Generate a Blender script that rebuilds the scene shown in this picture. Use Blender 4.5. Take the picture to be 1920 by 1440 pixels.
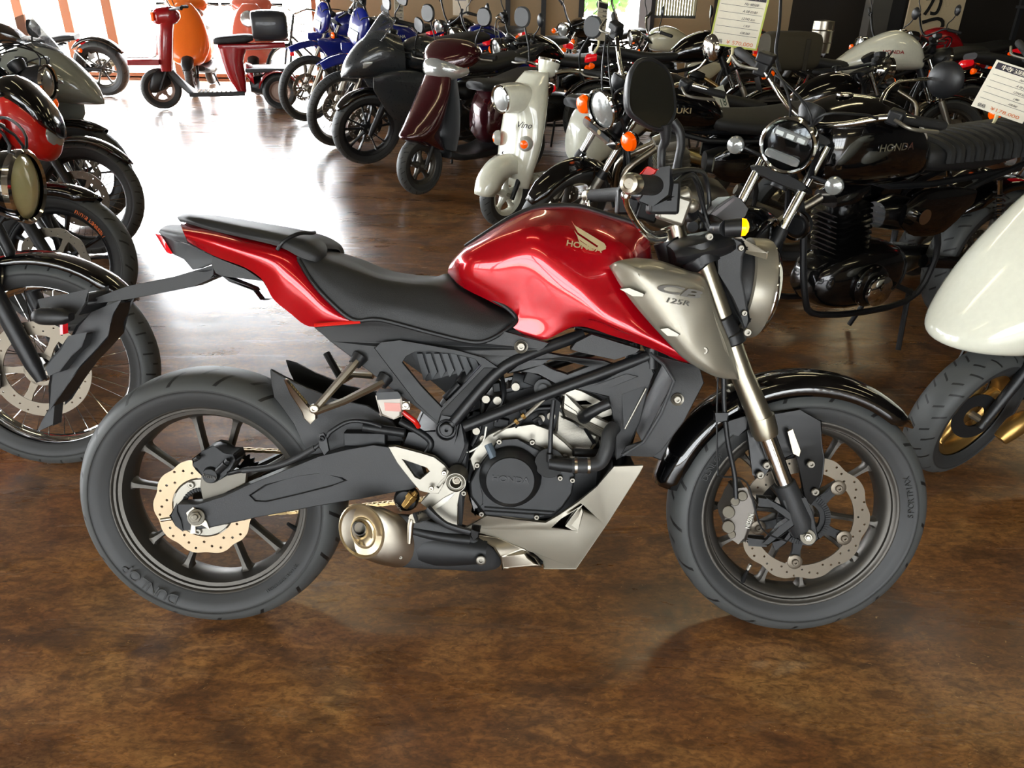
import bpy, math, random
from math import sin, cos, pi, radians as rad, sqrt, atan2
from mathutils import Vector as V, Matrix, geometry
random.seed(7)
for o in list(bpy.data.objects): bpy.data.objects.remove(o)
SC = bpy.context.scene
COL = SC.collection
# ---------------------------------------------------------------- camera
PIT, CH, FOC, ROLL = .48, 1.366, 1440., .0146
_fw = V((0, cos(PIT), -sin(PIT))); _u0 = V((0, sin(PIT), cos(PIT))); _r0 = V((1, 0, 0))
_rt = _r0*cos(ROLL)+_u0*sin(ROLL); _up = -_r0*sin(ROLL)+_u0*cos(ROLL)
CAM = V((0, 0, CH))
cd = bpy.data.cameras.new('camera'); co = bpy.data.objects.new('camera', cd); COL.objects.link(co)
cd.sensor_fit = 'HORIZONTAL'; cd.sensor_width = 36; cd.lens = 36*FOC/1920; cd.clip_start = .02; cd.clip_end = 200
co.matrix_world = Matrix(((_rt.x, _up.x, -_fw.x, CAM.x), (_rt.y, _up.y, -_fw.y, CAM.y), (_rt.z, _up.z, -_fw.z, CAM.z), (0, 0, 0, 1)))
SC.camera = co
# ---------------------------------------------------------------- colour management, world, lights
SC.view_settings.view_transform = 'Standard'; SC.view_settings.look = 'None'
SC.view_settings.gamma = 1; SC.view_settings.use_curve_mapping = False
SC.view_settings.exposure = 0.62
SC.cycles.use_denoising = True
SC.cycles.max_bounces = 6; SC.cycles.diffuse_bounces = 3; SC.cycles.glossy_bounces = 4
SC.cycles.sample_clamp_indirect = 6
wd = bpy.data.worlds.new('daylight'); SC.world = wd; wd.use_nodes = True
bg = wd.node_tree.nodes['Background']; bg.inputs[0].default_value = (.93, .97, 1, 1); bg.inputs[1].default_value = 7.0
# the sky is brighter round the sun, which stands behind the glass doors
_n = wd.node_tree.nodes; _l = wd.node_tree.links.new
_g = _n.new('ShaderNodeTexCoord'); _d = _n.new('ShaderNodeVectorMath'); _d.operation = 'DOT_PRODUCT'; _d.inputs[1].default_value = V((-.38, .78, .62)).normalized(); _l(_g.outputs['Generated'], _d.inputs[0])
_r = _n.new('ShaderNodeMapRange'); _r.interpolation_type = 'SMOOTHSTEP'; _r.inputs[1].default_value = -.1; _r.inputs[2].default_value = 1.0; _r.inputs[3].default_value = 8.2; _r.inputs[4].default_value = 26.0
_l(_d.outputs['Value'], _r.inputs[0]); _l(_r.outputs[0], bg.inputs[1])
def arealight(name, loc, rot, sx, sy, power, color=(1, 1, 1), portal=False):
    l = bpy.data.lights.new(name, 'AREA'); l.shape = 'RECTANGLE'; l.size = sx; l.size_y = sy; l.energy = power; l.color = color
    o = bpy.data.objects.new(name, l); COL.objects.link(o); o.location = loc; o.rotation_euler = rot
    if portal: l.cycles.is_portal = True
    return o
# daylight portals in the glazed openings (they only guide the sky light)
arealight('daylight_portal', (-5.2, 12.45, 1.4), (rad(-90), 0, 0), 9.4, 2.8, 10, portal=True)
arealight('daylight_portal', (-9.45, 6.5, 1.4), (0, rad(-90), 0), 2.8, 11.0, 10, portal=True)  # serves the added left wall glazing, out of view
arealight('daylight_portal', (-1.5, -4.45, 1.45), (rad(90), 0, 0), 9.0, 2.7, 10, portal=True)
sun = bpy.data.lights.new('sun', 'SUN'); sun.energy = 6.0; sun.angle = .01; sun.color = (1, .95, .86)
so = bpy.data.objects.new('sun', sun); COL.objects.link(so)
so.rotation_euler = V((.38, -.78, -.62)).to_track_quat('-Z', 'Y').to_euler()

# ---------------------------------------------------------------- helpers
def lin(h):
    if not isinstance(h, str): return (*h, 1)
    c = [int(h[i:i+2], 16)/255 for i in (0, 2, 4)]
    return (*[(x/12.92 if x <= .04045 else ((x+.055)/1.055)**2.4) for x in c], 1)
_m = {}
def mat(name, col, rough=.5, metal=0., coat=0., var=.12, bump=0., scale=60., emit=0., trans=0., alpha=1., spec=.5, ior=1.45, coatr=.03):
    if name in _m: return _m[name]
    m = bpy.data.materials.new(name); m.use_nodes = True; nt = m.node_tree; b = nt.nodes['Principled BSDF']
    c = lin(col)
    if metal >= .8: var *= .3; scale = min(scale, 14)
    n = nt.nodes.new('ShaderNodeTexNoise'); n.inputs['Scale'].default_value = scale; n.inputs['Detail'].default_value = 4
    t = nt.nodes.new('ShaderNodeTexCoord'); nt.links.new(t.outputs['Object'], n.inputs['Vector'])
    r = nt.nodes.new('ShaderNodeMapRange'); r.inputs[3].default_value = max(.0, rough*(1-var)); r.inputs[4].default_value = min(1, rough*(1+var)+.01)
    nt.links.new(n.outputs['Fac'], r.inputs[0]); nt.links.new(r.outputs[0], b.inputs['Roughness'])
    mx = nt.nodes.new('ShaderNodeMix'); mx.data_type = 'RGBA'
    mx.inputs['A'].default_value = (*[x*(1-var*.5) for x in c[:3]], 1); mx.inputs['B'].default_value = (*[min(1, x*(1+var*.5)) for x in c[:3]], 1)
    nt.links.new(n.outputs['Fac'], mx.inputs['Factor']); nt.links.new(mx.outputs['Result'], b.inputs['Base Color'])
    b.inputs['Metallic'].default_value = metal; b.inputs['Coat Weight'].default_value = coat; b.inputs['Coat Roughness'].default_value = coatr
    b.inputs['IOR'].default_value = ior; b.inputs['Transmission Weight'].default_value = trans; b.inputs['Alpha'].default_value = alpha
    b.inputs['Specular IOR Level'].default_value = spec
    if emit: b.inputs['Emission Color'].default_value = c; b.inputs['Emission Strength'].default_value = emit
    if bump:
        bp = nt.nodes.new('ShaderNodeBump'); bp.inputs['Strength'].default_value = bump; bp.inputs['Distance'].default_value = .002
        nt.links.new(n.outputs['Fac'], bp.inputs['Height']); nt.links.new(bp.outputs[0], b.inputs['Normal'])
    _m[name] = m; return m
def cr(ps, n=6, closed=False):
    """Catmull-Rom through points"""
    ps = [V(p) for p in ps]; N = len(ps); out = []
    if N < 3 and not closed:
        return [ps[0].lerp(ps[1], i/n) for i in range(n+1)]
    for i in range(N if closed else N-1):
        if closed: a, b, c, d = ps[(i-1) % N], ps[i], ps[(i+1) % N], ps[(i+2) % N]
        else:
            b, c = ps[i], ps[i+1]; a = ps[i-1] if i else b*2-c; d = ps[i+2] if i+2 < N else c*2-b
        for k in range(n):
            t = k/n; out.append(.5*((2*b)+(c-a)*t+(2*a-5*b+4*c-d)*t*t+(3*b-a-3*c+d)*t**3))
    if not closed: out.append(ps[-1].copy())
    return out
def frame(d):
    d = d.normalized(); a = V((0, 0, 1)) if abs(d.z) < .9 else V((1, 0, 0))
    x = d.cross(a).normalized(); return x, d.cross(x).normalized()
class B:
    def __init__(s): s.v = []; s.f = []; s.uv = None
    def add(s, vs, fs):
        o = len(s.v); s.v += [V(p) for p in vs]; s.f += [tuple(i+o for i in q) for q in fs]; return s
    def join(s, b): return s.add(b.v, b.f)
    def tf(s, m): s.v = [m @ p for p in s.v]; return s
    def grid(s, rows, cu=False, cv=False, flip=False):
        n, k = len(rows), len(rows[0]); vs = [p for r in rows for p in r]; fs = []
        for i in range(n if cu else n-1):
            for j in range(k if cv else k-1):
                q = (i*k+j, i*k+(j+1) % k, ((i+1) % n)*k+(j+1) % k, ((i+1) % n)*k+j)
                fs.append(q[::-1] if flip else q)
        return s.add(vs, fs)
    def tube(s, ps, r, n=10, sm=0, cap=True, sc=(1, 1)):
        ps = cr(ps, sm) if sm else [V(p) for p in ps]
        k = len(ps); rs = r if isinstance(r, (list, tuple)) else [r]*k
        if len(rs) != k: rs = [rs[min(len(rs)-1, int(i*(len(rs)-1)/(k-1)))]*(1-((i*(len(rs)-1)/(k-1)) % 1))+rs[min(len(rs)-1, int(i*(len(rs)-1)/(k-1))+1)]*((i*(len(rs)-1)/(k-1)) % 1) for i in range(k)]
        rows = []; x, y = frame(ps[1]-ps[0])
        for i, p in enumerate(ps):
            d = (ps[min(i+1, k-1)]-ps[max(i-1, 0)]).normalized()
            x = (x-d*x.dot(d)); x = x.normalized() if x.length > 1e-6 else frame(d)[0]; y = d.cross(x)
            rows.append([p+(x*cos(a)*sc[0]+y*sin(a)*sc[1])*rs[i] for a in [2*pi*j/n for j in range(n)]])
        o = len(s.v); s.grid(rows, cv=True)
        if cap: s.f.append(tuple(range(o+n-1, o-1, -1))); s.f.append(tuple(range(o+n*(k-1), o+n*k)))
        return s
    def cyl(s, a, b, r, r2=None, n=20):
        return s.tube([a, b], [r, r if r2 is None else r2], n)
    def lathe(s, prof, c=(0, 0, 0), ax=(0, 1, 0), n=48, closed=False, cap=False, sq=1.):
        ax = V(ax).normalized(); x, y = frame(ax); c = V(c); rows = []
        for j in range(n):
            a = 2*pi*j/n; d = x*cos(a)+y*sin(a)*sq; rows.append([c+ax*t+d*r for t, r in prof])
        o = len(s.v); s.grid(rows, cu=True, cv=closed)
        if cap:
            k = len(prof); s.f.append(tuple(o+j*k for j in range(n))); s.f.append(tuple(o+j*k+k-1 for j in range(n-1, -1, -1)))
        return s
    def box(s, c, d, m=None):
        c = V(c); vs = [V((x*d[0]/2, y*d[1]/2, z*d[2]/2)) for x in (-1, 1) for y in (-1, 1) for z in (-1, 1)]
        if m is not None: vs = [m @ p for p in vs]
        return s.add([c+p for p in vs], [(0, 1, 3, 2), (4, 6, 7, 5), (0, 4, 5, 1), (2, 3, 7, 6), (0, 2, 6, 4), (1, 5, 7, 3)])
    def ball(s, c, r, sc=(1, 1, 1), n=16, m=None):
        c = V(c); rows = []
        for i in range(n//2+1):
            t = pi*i/(n//2)
            row = [V((r*sin(t)*cos(2*pi*j/n)*sc[0], r*sin(t)*sin(2*pi*j/n)*sc[1], r*cos(t)*sc[2])) for j in range(n)]
            rows.append([c+(m @ p if m is not None else p) for p in row])
        return s.grid(rows, cv=True, flip=True)
    def pod(s, tab, n=20, sm=4, p=2.4, ax=0, m=None):
        """superellipse sections: rows (t, centre z, half height, half width[, centre y])"""
        tab = [tuple(r)+(0,)*(5-len(r)) for r in tab]
        T = [V((r[0], r[1], r[2])) for r in tab]; U = [V((r[3], r[4], 0)) for r in tab]
        if sm: T = cr(T, sm); U = cr(U, sm)
        rows = []
        for a, b in zip(T, U):
            row = []
            for j in range(n):
                t = 2*pi*j/n; cy = abs(cos(t))**(2/p)*(1 if cos(t) > 0 else -1); sz = abs(sin(t))**(2/p)*(1 if sin(t) > 0 else -1)
                row.append(V((a.x, b.y+max(b.x, .001)*cy, a.y+max(a.z, .001)*sz)))
            rows.append(row)
        if m is not None: rows = [[m @ q for q in r] for r in rows]
        o = len(s.v); k = len(rows); s.grid(rows, cv=True, flip=True); s.f.append(tuple(range(o, o+n))); s.f.append(tuple(range(o+n*k-1, o+n*(k-1)-1, -1)))
        return s
    def poly(s, out, y0, y1, holes=(), T=None):
        """extrude an (x,z) outline from y0 to y1; each point may carry own y offset"""
        loops = [list(out)]+[list(h) for h in holes]
        flat = [V((p[0], p[1], 0)) for l in loops for p in l]; ex = [(p[2] if len(p) > 2 else 0) for l in loops for p in l]
        tris = geometry.tessellate_polygon([[V((p[0], p[1], 0)) for p in l] for l in loops]); n = len(flat)
        vs = [V((p.x, y0+e, p.y)) for p, e in zip(flat, ex)]+[V((p.x, y1+e, p.y)) for p, e in zip(flat, ex)]
        fs = []
        for t in tris:
            a, b, c = t; nn = (flat[b]-flat[a]).cross(flat[c]-flat[a]).z
            if abs(nn) < 1e-14: continue
            if nn < 0: a, c = c, a
            if y0 > y1: a, c = c, a
            fs += [(a, b, c), (c+n, b+n, a+n)]
        k = 0
        for l in loops:
            L = len(l); ar = sum(l[i][0]*l[(i+1) % L][1]-l[(i+1) % L][0]*l[i][1] for i in range(L))
            hole = l is not loops[0]
            fl = (ar > 0) ^ hole ^ (y0 > y1) ^ hole
            for i in range(L):
                q = (k+i, k+i+n, k+(i+1) % L+n, k+(i+1) % L)
                if hole: fl2 = not ((ar < 0) ^ (y0 > y1))
                else: fl2 = (ar > 0) ^ (y0 > y1)
                fs.append(q if not fl2 else q[::-1])
            k += L
        return s.add([T @ p for p in vs] if T is not None else vs, fs)
    def mir(s):
        n = len(s.v); s.v += [V((p.x, -p.y, p.z)) for p in s.v]; s.f += [tuple(i+n for i in q[::-1]) for q in s.f]; return s
    def comps(s):
        p = list(range(len(s.v)))
        def fd(i):
            while p[i] != i: p[i] = p[p[i]]; i = p[i]
            return i
        for q in s.f:
            a = fd(q[0])
            for i in q[1:]: p[fd(i)] = a
        g = {}
        for q in s.f: g.setdefault(fd(q[0]), []).append(q)
        out = []
        for fs in g.values():
            ix = sorted({i for q in fs for i in q}); mp = {i: k for k, i in enumerate(ix)}
            b = B(); b.v = [s.v[i] for i in ix]; b.f = [tuple(mp[i] for i in q) for q in fs]; out.append(b)
        return out
    def split(s, name, m, parent=None, **k):
        """every separate piece becomes an object of its own"""
        return [b.build(name, m, parent, **k) for b in s.comps()]
    def pair(s): s.two = True; return s
    def build(s, name, m, parent=None, bev=0., ang=38, solid=0., sub=0, seg=2):
        if getattr(s, 'two', False):
            f = B(); f.v = [V((p.x, -p.y, p.z)) for p in s.v]; f.f = [q[::-1] for q in s.f]
            f.build(name, m, parent, bev, ang, solid, sub, seg)
        me = bpy.data.meshes.new(name); me.from_pydata([tuple(p) for p in s.v], [], s.f); me.validate()
        if s.uv is not None:
            ul = me.uv_layers.new(name='UVMap')
            for p in me.polygons:
                for li, q in zip(p.loop_indices, s.uv(me, p)): ul.data[li].uv = q
        me.materials.append(m); me.polygons.foreach_set('use_smooth', [True]*len(me.polygons))
        me.set_sharp_from_angle(angle=rad(ang)); me.update()
        o = bpy.data.objects.new(name, me); COL.objects.link(o)
        if parent is not None: o.parent = parent
        if solid: x = o.modifiers.new('s', 'SOLIDIFY'); x.thickness = solid; x.offset = -1
        if bev: x = o.modifiers.new('b', 'BEVEL'); x.width = bev; x.segments = seg; x.limit_method = 'ANGLE'; x.angle_limit = rad(40); x.harden_normals = False
        if sub: x = o.modifiers.new('u', 'SUBSURF'); x.levels = sub; x.render_levels = sub
        return o
def empty(name, label, cat, mtx=None, group=None):
    o = bpy.data.objects.new(name, None); COL.objects.link(o); o.empty_display_size = .1
    if mtx is not None: o.matrix_world = mtx
    o['label'] = label; o['category'] = cat
    if group: o['group'] = group
    return o
def tag(o, label, cat, group=None):
    o['label'] = label; o['category'] = cat
    if group: o['group'] = group
    return o
def struct(o): o['kind'] = 'structure'; return o
def text(s, m, parent, M, w=None, h=None, ext=.001, name='lettering', shear=0., off=0.):
    """lettering as a thin mesh, centred, X right / Y up in frame M, fitted to width w and height h"""
    cu = bpy.data.curves.new('t', 'FONT'); cu.body = s; cu.size = 1; cu.extrude = .02; cu.shear = shear; cu.offset = off; cu.resolution_u = 3
    t = bpy.data.objects.new('t', cu); COL.objects.link(t); dg = bpy.context.evaluated_depsgraph_get()
    me = bpy.data.meshes.new_from_object(t.evaluated_get(dg)); bpy.data.objects.remove(t)
    if not len(me.vertices): return None
    xs = [v.co.x for v in me.vertices]; ys = [v.co.y for v in me.vertices]
    cx, cy = (min(xs)+max(xs))/2, (min(ys)+max(ys))/2; W = max(xs)-min(xs); Hh = max(ys)-min(ys)
    sx = w/W if w else h/Hh; sy = h/Hh if h else sx
    for v in me.vertices: v.co = M @ V(((v.co.x-cx)*sx, (v.co.y-cy)*sy, v.co.z/.02*ext))
    me.materials.clear(); me.materials.append(m)
    o = bpy.data.objects.new(name, me); COL.objects.link(o)
    if parent is not None: o.parent = parent
    return o
def basis(o, x, y):
    x = V(x).normalized(); y = V(y); y = (y-x*x.dot(y)).normalized(); z = x.cross(y)
    return Matrix(((x.x, y.x, z.x, o[0]), (x.y, y.y, z.y, o[1]), (x.z, y.z, z.z, o[2]), (0, 0, 0, 1)))
def T_(x, y, z): return Matrix.Translation((x, y, z))
def R_(a, ax): return Matrix.Rotation(a, 4, ax)

# ---------------------------------------------------------------- materials
def tyre_mat(name, N=34, slant=1.5, depth=1.):
    m = bpy.data.materials.new(name); m.use_nodes = True; nt = m.node_tree; b = nt.nodes['Principled BSDF']; L = nt.links.new
    def nd(t, **k):
        n = nt.nodes.new(t)
        for a, v in k.items(): setattr(n, a, v)
        return n
    def mth(op, a, bb=None, c=None):
        n = nd('ShaderNodeMath', operation=op)
        for i, x in enumerate((a, bb, c)):
            if x is None: continue
            if isinstance(x, (int, float)): n.inputs[i].default_value = x
            else: L(x, n.inputs[i])
        return n.outputs[0]
    uv = nd('ShaderNodeUVMap'); sp = nd('ShaderNodeSeparateXYZ'); L(uv.outputs[0], sp.inputs[0])
    u, v = sp.outputs[0], sp.outputs[1]          # u: turns, v: -1..1 across
    av = mth('ABSOLUTE', v)
    k = mth('ADD', mth('MULTIPLY', u, N), mth('MULTIPLY', av, slant))
    fr = mth('FRACT', k); cell = mth('FLOOR', k); odd = mth('MODULO', cell, 2.0)
    lo = mth('ADD', .08, mth('MULTIPLY', odd, .16)); hi = mth('ADD', .34, mth('MULTIPLY', odd, .24))
    g = mth('MULTIPLY', mth('LESS_THAN', fr, .17), mth('MULTIPLY', mth('GREATER_THAN', av, lo), mth('LESS_THAN', av, hi)))
    no = nd('ShaderNodeTexNoise'); no.inputs['Scale'].default_value = 9; tc = nd('ShaderNodeTexCoord'); L(tc.outputs['Object'], no.inputs['Vector']); no.inputs['Detail'].default_value = 6
    mx = nd('ShaderNodeMix', data_type='RGBA'); mx.inputs['A'].default_value = lin('3a3c3c'); mx.inputs['B'].default_value = lin('4b4d4c'); L(no.outputs['Fac'], mx.inputs['Factor'])
    sw_ = nd('ShaderNodeMix', data_type='RGBA'); L(mth('GREATER_THAN', av, .69), sw_.inputs['Factor']); L(mx.outputs['Result'], sw_.inputs['A']); sw_.inputs['B'].default_value = lin('2b2c2c'); mx = sw_
    m2 = nd('ShaderNodeMix', data_type='RGBA'); L(g, m2.inputs['Factor']); L(mx.outputs['Result'], m2.inputs['A']); m2.inputs['B'].default_value = (.004, .004, .004, 1)
    L(m2.outputs['Result'], b.inputs['Base Color']); b.inputs['Roughness'].default_value = .55
    bp = nd('ShaderNodeBump'); bp.inputs['Strength'].default_value = .8; bp.inputs['Distance'].default_value = .004; L(mth('SUBTRACT', 1.0, g), bp.inputs['Height']); L(bp.outputs[0], b.inputs['Normal'])
    _m[name] = m; return m
RUB = tyre_mat('tyre_rubber'); RUB2 = tyre_mat('tyre_rubber_block', 60, .5)
WALL = mat('tyre_sidewall', '2b2c2b', .5, bump=.2, scale=200)
BLK = mat('satin_black', '17181a', .42); MBK = mat('matt_black_plastic', '2a2b2c', .5, bump=.15, scale=500)
GBK = mat('gloss_black', '050506', .12, coat=1, spec=.6); EBK = mat('engine_black', '1e1f20', .45, metal=.3)
RIM = mat('rim_dark_grey', '4e4b46', .42, metal=.7); SIL = mat('silver_paint', '8f8a7d', .36, metal=.55, coat=.25, bump=.05, scale=900)
ALU = mat('cast_aluminium', '8e8a80', .38, metal=.8, bump=.3, scale=300); CHR = mat('chrome', 'd8d8d6', .07, metal=1.)
STL = mat('brushed_steel', 'a9a294', .3, metal=1., var=.3); DISC = mat('disc_steel', '6e665a', .4, metal=.8, var=.3, scale=25); DISCR = mat('disc_steel_warm', 'a8957a', .42, metal=.7, var=.2, scale=25); BOLT = mat('bolt_steel', '77736a', .35, metal=.9)
GLD = mat('gold_anodised', 'a9874e', .35, metal=.9); RUBP = mat('grip_rubber', '1b1b1b', .7, bump=.5, scale=400)
FORK = mat('fork_champagne', 'aea895', .3, metal=.95, var=.2); RED = mat('candy_red', 'b80416', .22, metal=.45, coat=1.)
SEATM = mat('seat_vinyl', '202122', .5, bump=.35, scale=900); AMB = mat('amber_lens', 'ff5a00', .15, coat=.6, emit=.25)
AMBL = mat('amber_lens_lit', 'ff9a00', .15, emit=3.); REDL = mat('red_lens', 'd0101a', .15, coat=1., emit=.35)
CLR = mat('clear_lens', 'a9adaa', .08, coat=1., trans=.3, metal=.35, bump=.5, scale=90); WHT = mat('pearl_white', 'dcdccb', .18, coat=1.)
PAP = mat('paper', 'e9e2cf', .7); INK = mat('ink', '2b2530', .6); GLS = mat('mirror_glass', '4a4a42', .08, metal=.9)
LOGO = mat('badge_gold', 'b9a780', .35, metal=.5); DTX = mat('decal_grey', '4e4a43', .4); DKR = mat('maroon_paint', '3a0d14', .2, metal=.3, coat=1.)
BLU = mat('blue_paint', '101f7a', .25, coat=1.); RD2 = mat('red_paint', '9c1018', .25, coat=.8); RD3 = mat('bright_red', 'c4180f', .3, coat=.6)
GRY = mat('grey_plastic', '3c3e40', .55); ORG = mat('orange_paint', 'e8701c', .3, coat=.7); CRM = mat('cream_paint', 'cfcbb2', .25, coat=.8)
WD = mat('white_decal', 'e6e4da', .5); BDK = mat('dark_engine_mass', '101112', .5, metal=.4)
# ---------------------------------------------------------------- shared wheel parts (axle along y, centre at origin)
def tyreB(R, ri, w, n=96):
    h = R-ri; f = [(-.34, 0, -1), (-.375, .03, -.98), (-.385, .08, -.95), (-.455, .22, -.88), (-.49, .44, -.8), (-.492, .50, -.76), (-.508, .52, -.72), (-.49, .64, -.62), (-.43, .79, -.5), (-.33, .905, -.37), (-.18, .975, -.2), (0, 1, 0)]
    f = f+[(-a, b, -c) for a, b, c in f[-2::-1]]
    b = B(); b.lathe([(a*w, ri+c*h) for a, c, _ in f], n=n); k = len(f)
    vv = [q[2] for q in f]
    def uv(me, p):
        js = [i//k for i in p.vertices]; wrap = max(js)-min(js) > n/2
        return [((j+(n if wrap and j < n/2 else 0))/n, vv[i % k]) for i, j in zip(p.vertices, js)]
    b.uv = uv; return b
def rimB(rl, W, spokes, hub=.045, n=72, sw=.013, sd=.03, flare=.034):
    b = B(); b.lathe([(-.5*W+.002, rl-.007), (-.5*W, rl-.003), (-.5*W+.001, rl), (-.5*W+.006, rl+.001), (-.40*W, rl-.012), (-.2*W, rl-.022), (.2*W, rl-.022), (.40*W, rl-.012), (.5*W-.006, rl+.001), (.5*W, rl), (.5*W, rl-.007), (.43*W, rl-.010), (.40*W, rl-.021), (.15*W, rl-.034), (-.15*W, rl-.034), (-.36*W, rl-.024), (-.38*W, rl-.016), (-.43*W, rl-.014), (-.44*W, rl-.009)], n=n, closed=True)
    b.lathe([(-W*.35, hub*.62), (-W*.35, hub*.85), (-W*.2, hub), (W*.2, hub), (W*.35, hub*.85), (W*.35, hub*.62)], n=32, cap=True)
    for a in spokes:
        d = V((cos(a), 0, sin(a))); t = V((-sin(a), 0, cos(a))); y = V((0, 1, 0)); rows = []
        R1 = rl-.028
        for r, ww, dd in ((hub*.8, sw*1.7, sd*1.5), (hub*1.5, sw*1.2, sd*1.2), (R1*.6, sw*.9, sd), (R1*.86, sw, sd), (R1*.94, sw*1.35, sd*1.1), (R1*.98, flare*.8, sd*1.3), (R1*1.01, flare*1.2, sd*1.5)):
            rows.append([d*r+t*(ww/2*c)+y*(dd/2*e) for c, e in ((-.55, -1), (.55, -1), (1, -.5), (1, .5), (.55, 1), (-.55, 1), (-1, .5), (-1, -.5))])
        b.grid(rows, cv=True, flip=True)
    return b
def wireB(rl, n=36, hubw=.06, r=.0016):
    b = B()
    for i in range(n):
        a = 2*pi*i/n; s = 1 if i % 2 else -1; a2 = a+(.5 if (i//2) % 2 else -.5)
        b.tube([(cos(a2)*.035, s*hubw/2, sin(a2)*.035), (cos(a)*rl, s*.006, sin(a)*rl)], r, 5, cap=False)
    return b
def rimwB(rl, W, hub=.035, hw=.07, n=64):
    b = B(); b.lathe([(-.5*W, rl-.008), (-.5*W, rl), (-.3*W, rl-.004), (.3*W, rl-.004), (.5*W, rl), (.5*W, rl-.008), (.3*W, rl-.016), (0, rl-.024), (-.3*W, rl-.016)], n=n, closed=True)
    b.lathe([(-hw/2, .012), (-hw/2, hub), (-hw*.4, hub), (-hw*.3, hub*.7), (hw*.3, hub*.7), (hw*.4, hub), (hw/2, hub), (hw/2, .012)], n=24, cap=True); return b
def discB(R, ri, th=.004, waves=10, amp=.045, holes=36, arms=5, rc=.03, y=0, n=160, ph=0.):
    """brake disc with wavy rim, drilled holes and carrier arms"""
    out = [(cos(a)*R*(1-amp*abs(sin(waves*a/2+ph))**3), sin(a)*R*(1-amp*abs(sin(waves*a/2+ph))**3)) for a in [2*pi*i/n for i in range(n)]]
    inn = [(cos(a)*ri, sin(a)*ri) for a in [2*pi*i/60 for i in range(60)]]
    hs = [inn]; w = R-ri
    for i in range(holes):
        a = 2*pi*(i+.5)/holes; r = ri+w*(.32, .58, .76)[i % 3]-R*amp*.25; hr = w*.075
        hs.append([(cos(a)*r+cos(t)*hr, sin(a)*r+sin(t)*hr) for t in [2*pi*k/8 for k in range(8)]])
    b = B(); b.poly(out, y-th/2, y+th/2, hs)
    return b
def carrierB(ri, rc, y, arms=5, ph=0., th=.004):
    b = B(); b.lathe([(y-th, rc*.75), (y-th, rc), (y+th, rc), (y+th, rc*.75)], n=32, closed=True)
    for i in range(arms):
        a = ph+2*pi*i/arms; d = V((cos(a), 0, sin(a))); t = V((-sin(a), 0, cos(a)))
        rows = [[d*r+t*w*c+V((0, y+e*th, 0)) for c, e in ((-1, -1), (1, -1), (1, 1), (-1, 1))] for r, w in ((rc*.9, .012), ((rc+ri)/2, .009), (ri+.004, .013))]
        b.grid(rows, cv=True, flip=True)
    return b
def bolt(b, c, r=.007, ax=(0, -1, 0), h=.005):
    c = V(c); ax = V(ax).normalized()
    b.lathe([(0, r*.2), (0, r), (h*.7, r), (h, r*.8), (h, r*.42), (h*.1, r*.40), (h*.1, .0005)], c=c, ax=ax, n=14, cap=False); return b
def arc_text(s, y, R, a0, h, m, parent, dr=1, name='lettering', adv=.62, Mx=None, ext=.0008):
    """letters round a circle in the x-z plane, seen from -y; dr=+1 reads clockwise with tops outward"""
    a = a0; out = []
    for ch in s:
        if ch == ' ': a -= dr*h*.5/R; continue
        rad_ = V((cos(a), 0, sin(a))); tan = V((sin(a), 0, -cos(a)))*dr
        M = basis(rad_*R+V((0, y, 0)), tan, rad_*dr)
        if Mx is not None: M = Mx @ M
        o = text(ch, m, None, M, h=h, ext=ext); out.append(o); a -= dr*h*adv*(.55 if ch in 'I1-' else 1.25 if ch in 'MW' else 1.)/R
    b = B()
    for o in out:
        if o: b.add([v.co for v in o.data.vertices], [tuple(p.vertices) for p in o.data.polygons]); bpy.data.objects.remove(o)
    return b.build(name, m, parent, ang=30)
# ================================================================ the red naked motorcycle in front
LEAN = .264
MB = T_(-.685, 1.392, .006) @ R_(-.009, 'Z') @ R_(-LEAN, 'X')
MBI = MB.inverted(); _C = MBI @ CAM
def P(px, py, off):
    """point of the bike, at lateral offset off to its right, seen at photo pixel px, py"""
    d = MBI.to_3x3() @ (_fw+_rt*((px-960)/FOC)+_up*((720-py)/FOC)); t = (-off-_C.y)/d.y
    return _C+d*t
def XZ(pts, off): return [(q.x, q.z) for q in (P(p[0], p[1], off) for p in pts)]
def plate(pts, off, th, holes=(), sm=0, b=None):
    """plate from a traced outline; points (px, py[, off])"""
    def mp(l): 
        r = []
        for p in l:
            o = p[2] if len(p) > 2 else off; q = P(p[0], p[1], o); r.append((q.x, q.z, off-o))
        if sm: r = [tuple(v) for v in cr(r, sm, True)]
        return r
    b = b or B(); b.poly(mp(pts), -off, -off+th, [mp(h) for h in holes]); return b
def patch(rows, nu=5, nv=5, mir=True):
    g = [[P(*p) for p in r] for r in rows]
    g = [cr(r, nv) for r in g]; g = [list(c) for c in zip(*[cr(c, nu) for c in zip(*g)])]
    b = B(); b.grid(g, flip=True)
    if mir: b.mir()
    return b
BK = empty('naked_motorcycle', 'candy red and silver naked motorcycle parked side-on in front of all the others', 'motorcycle', MB)
WBM, RRM, RFM = 1.345, .303, .295
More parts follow.
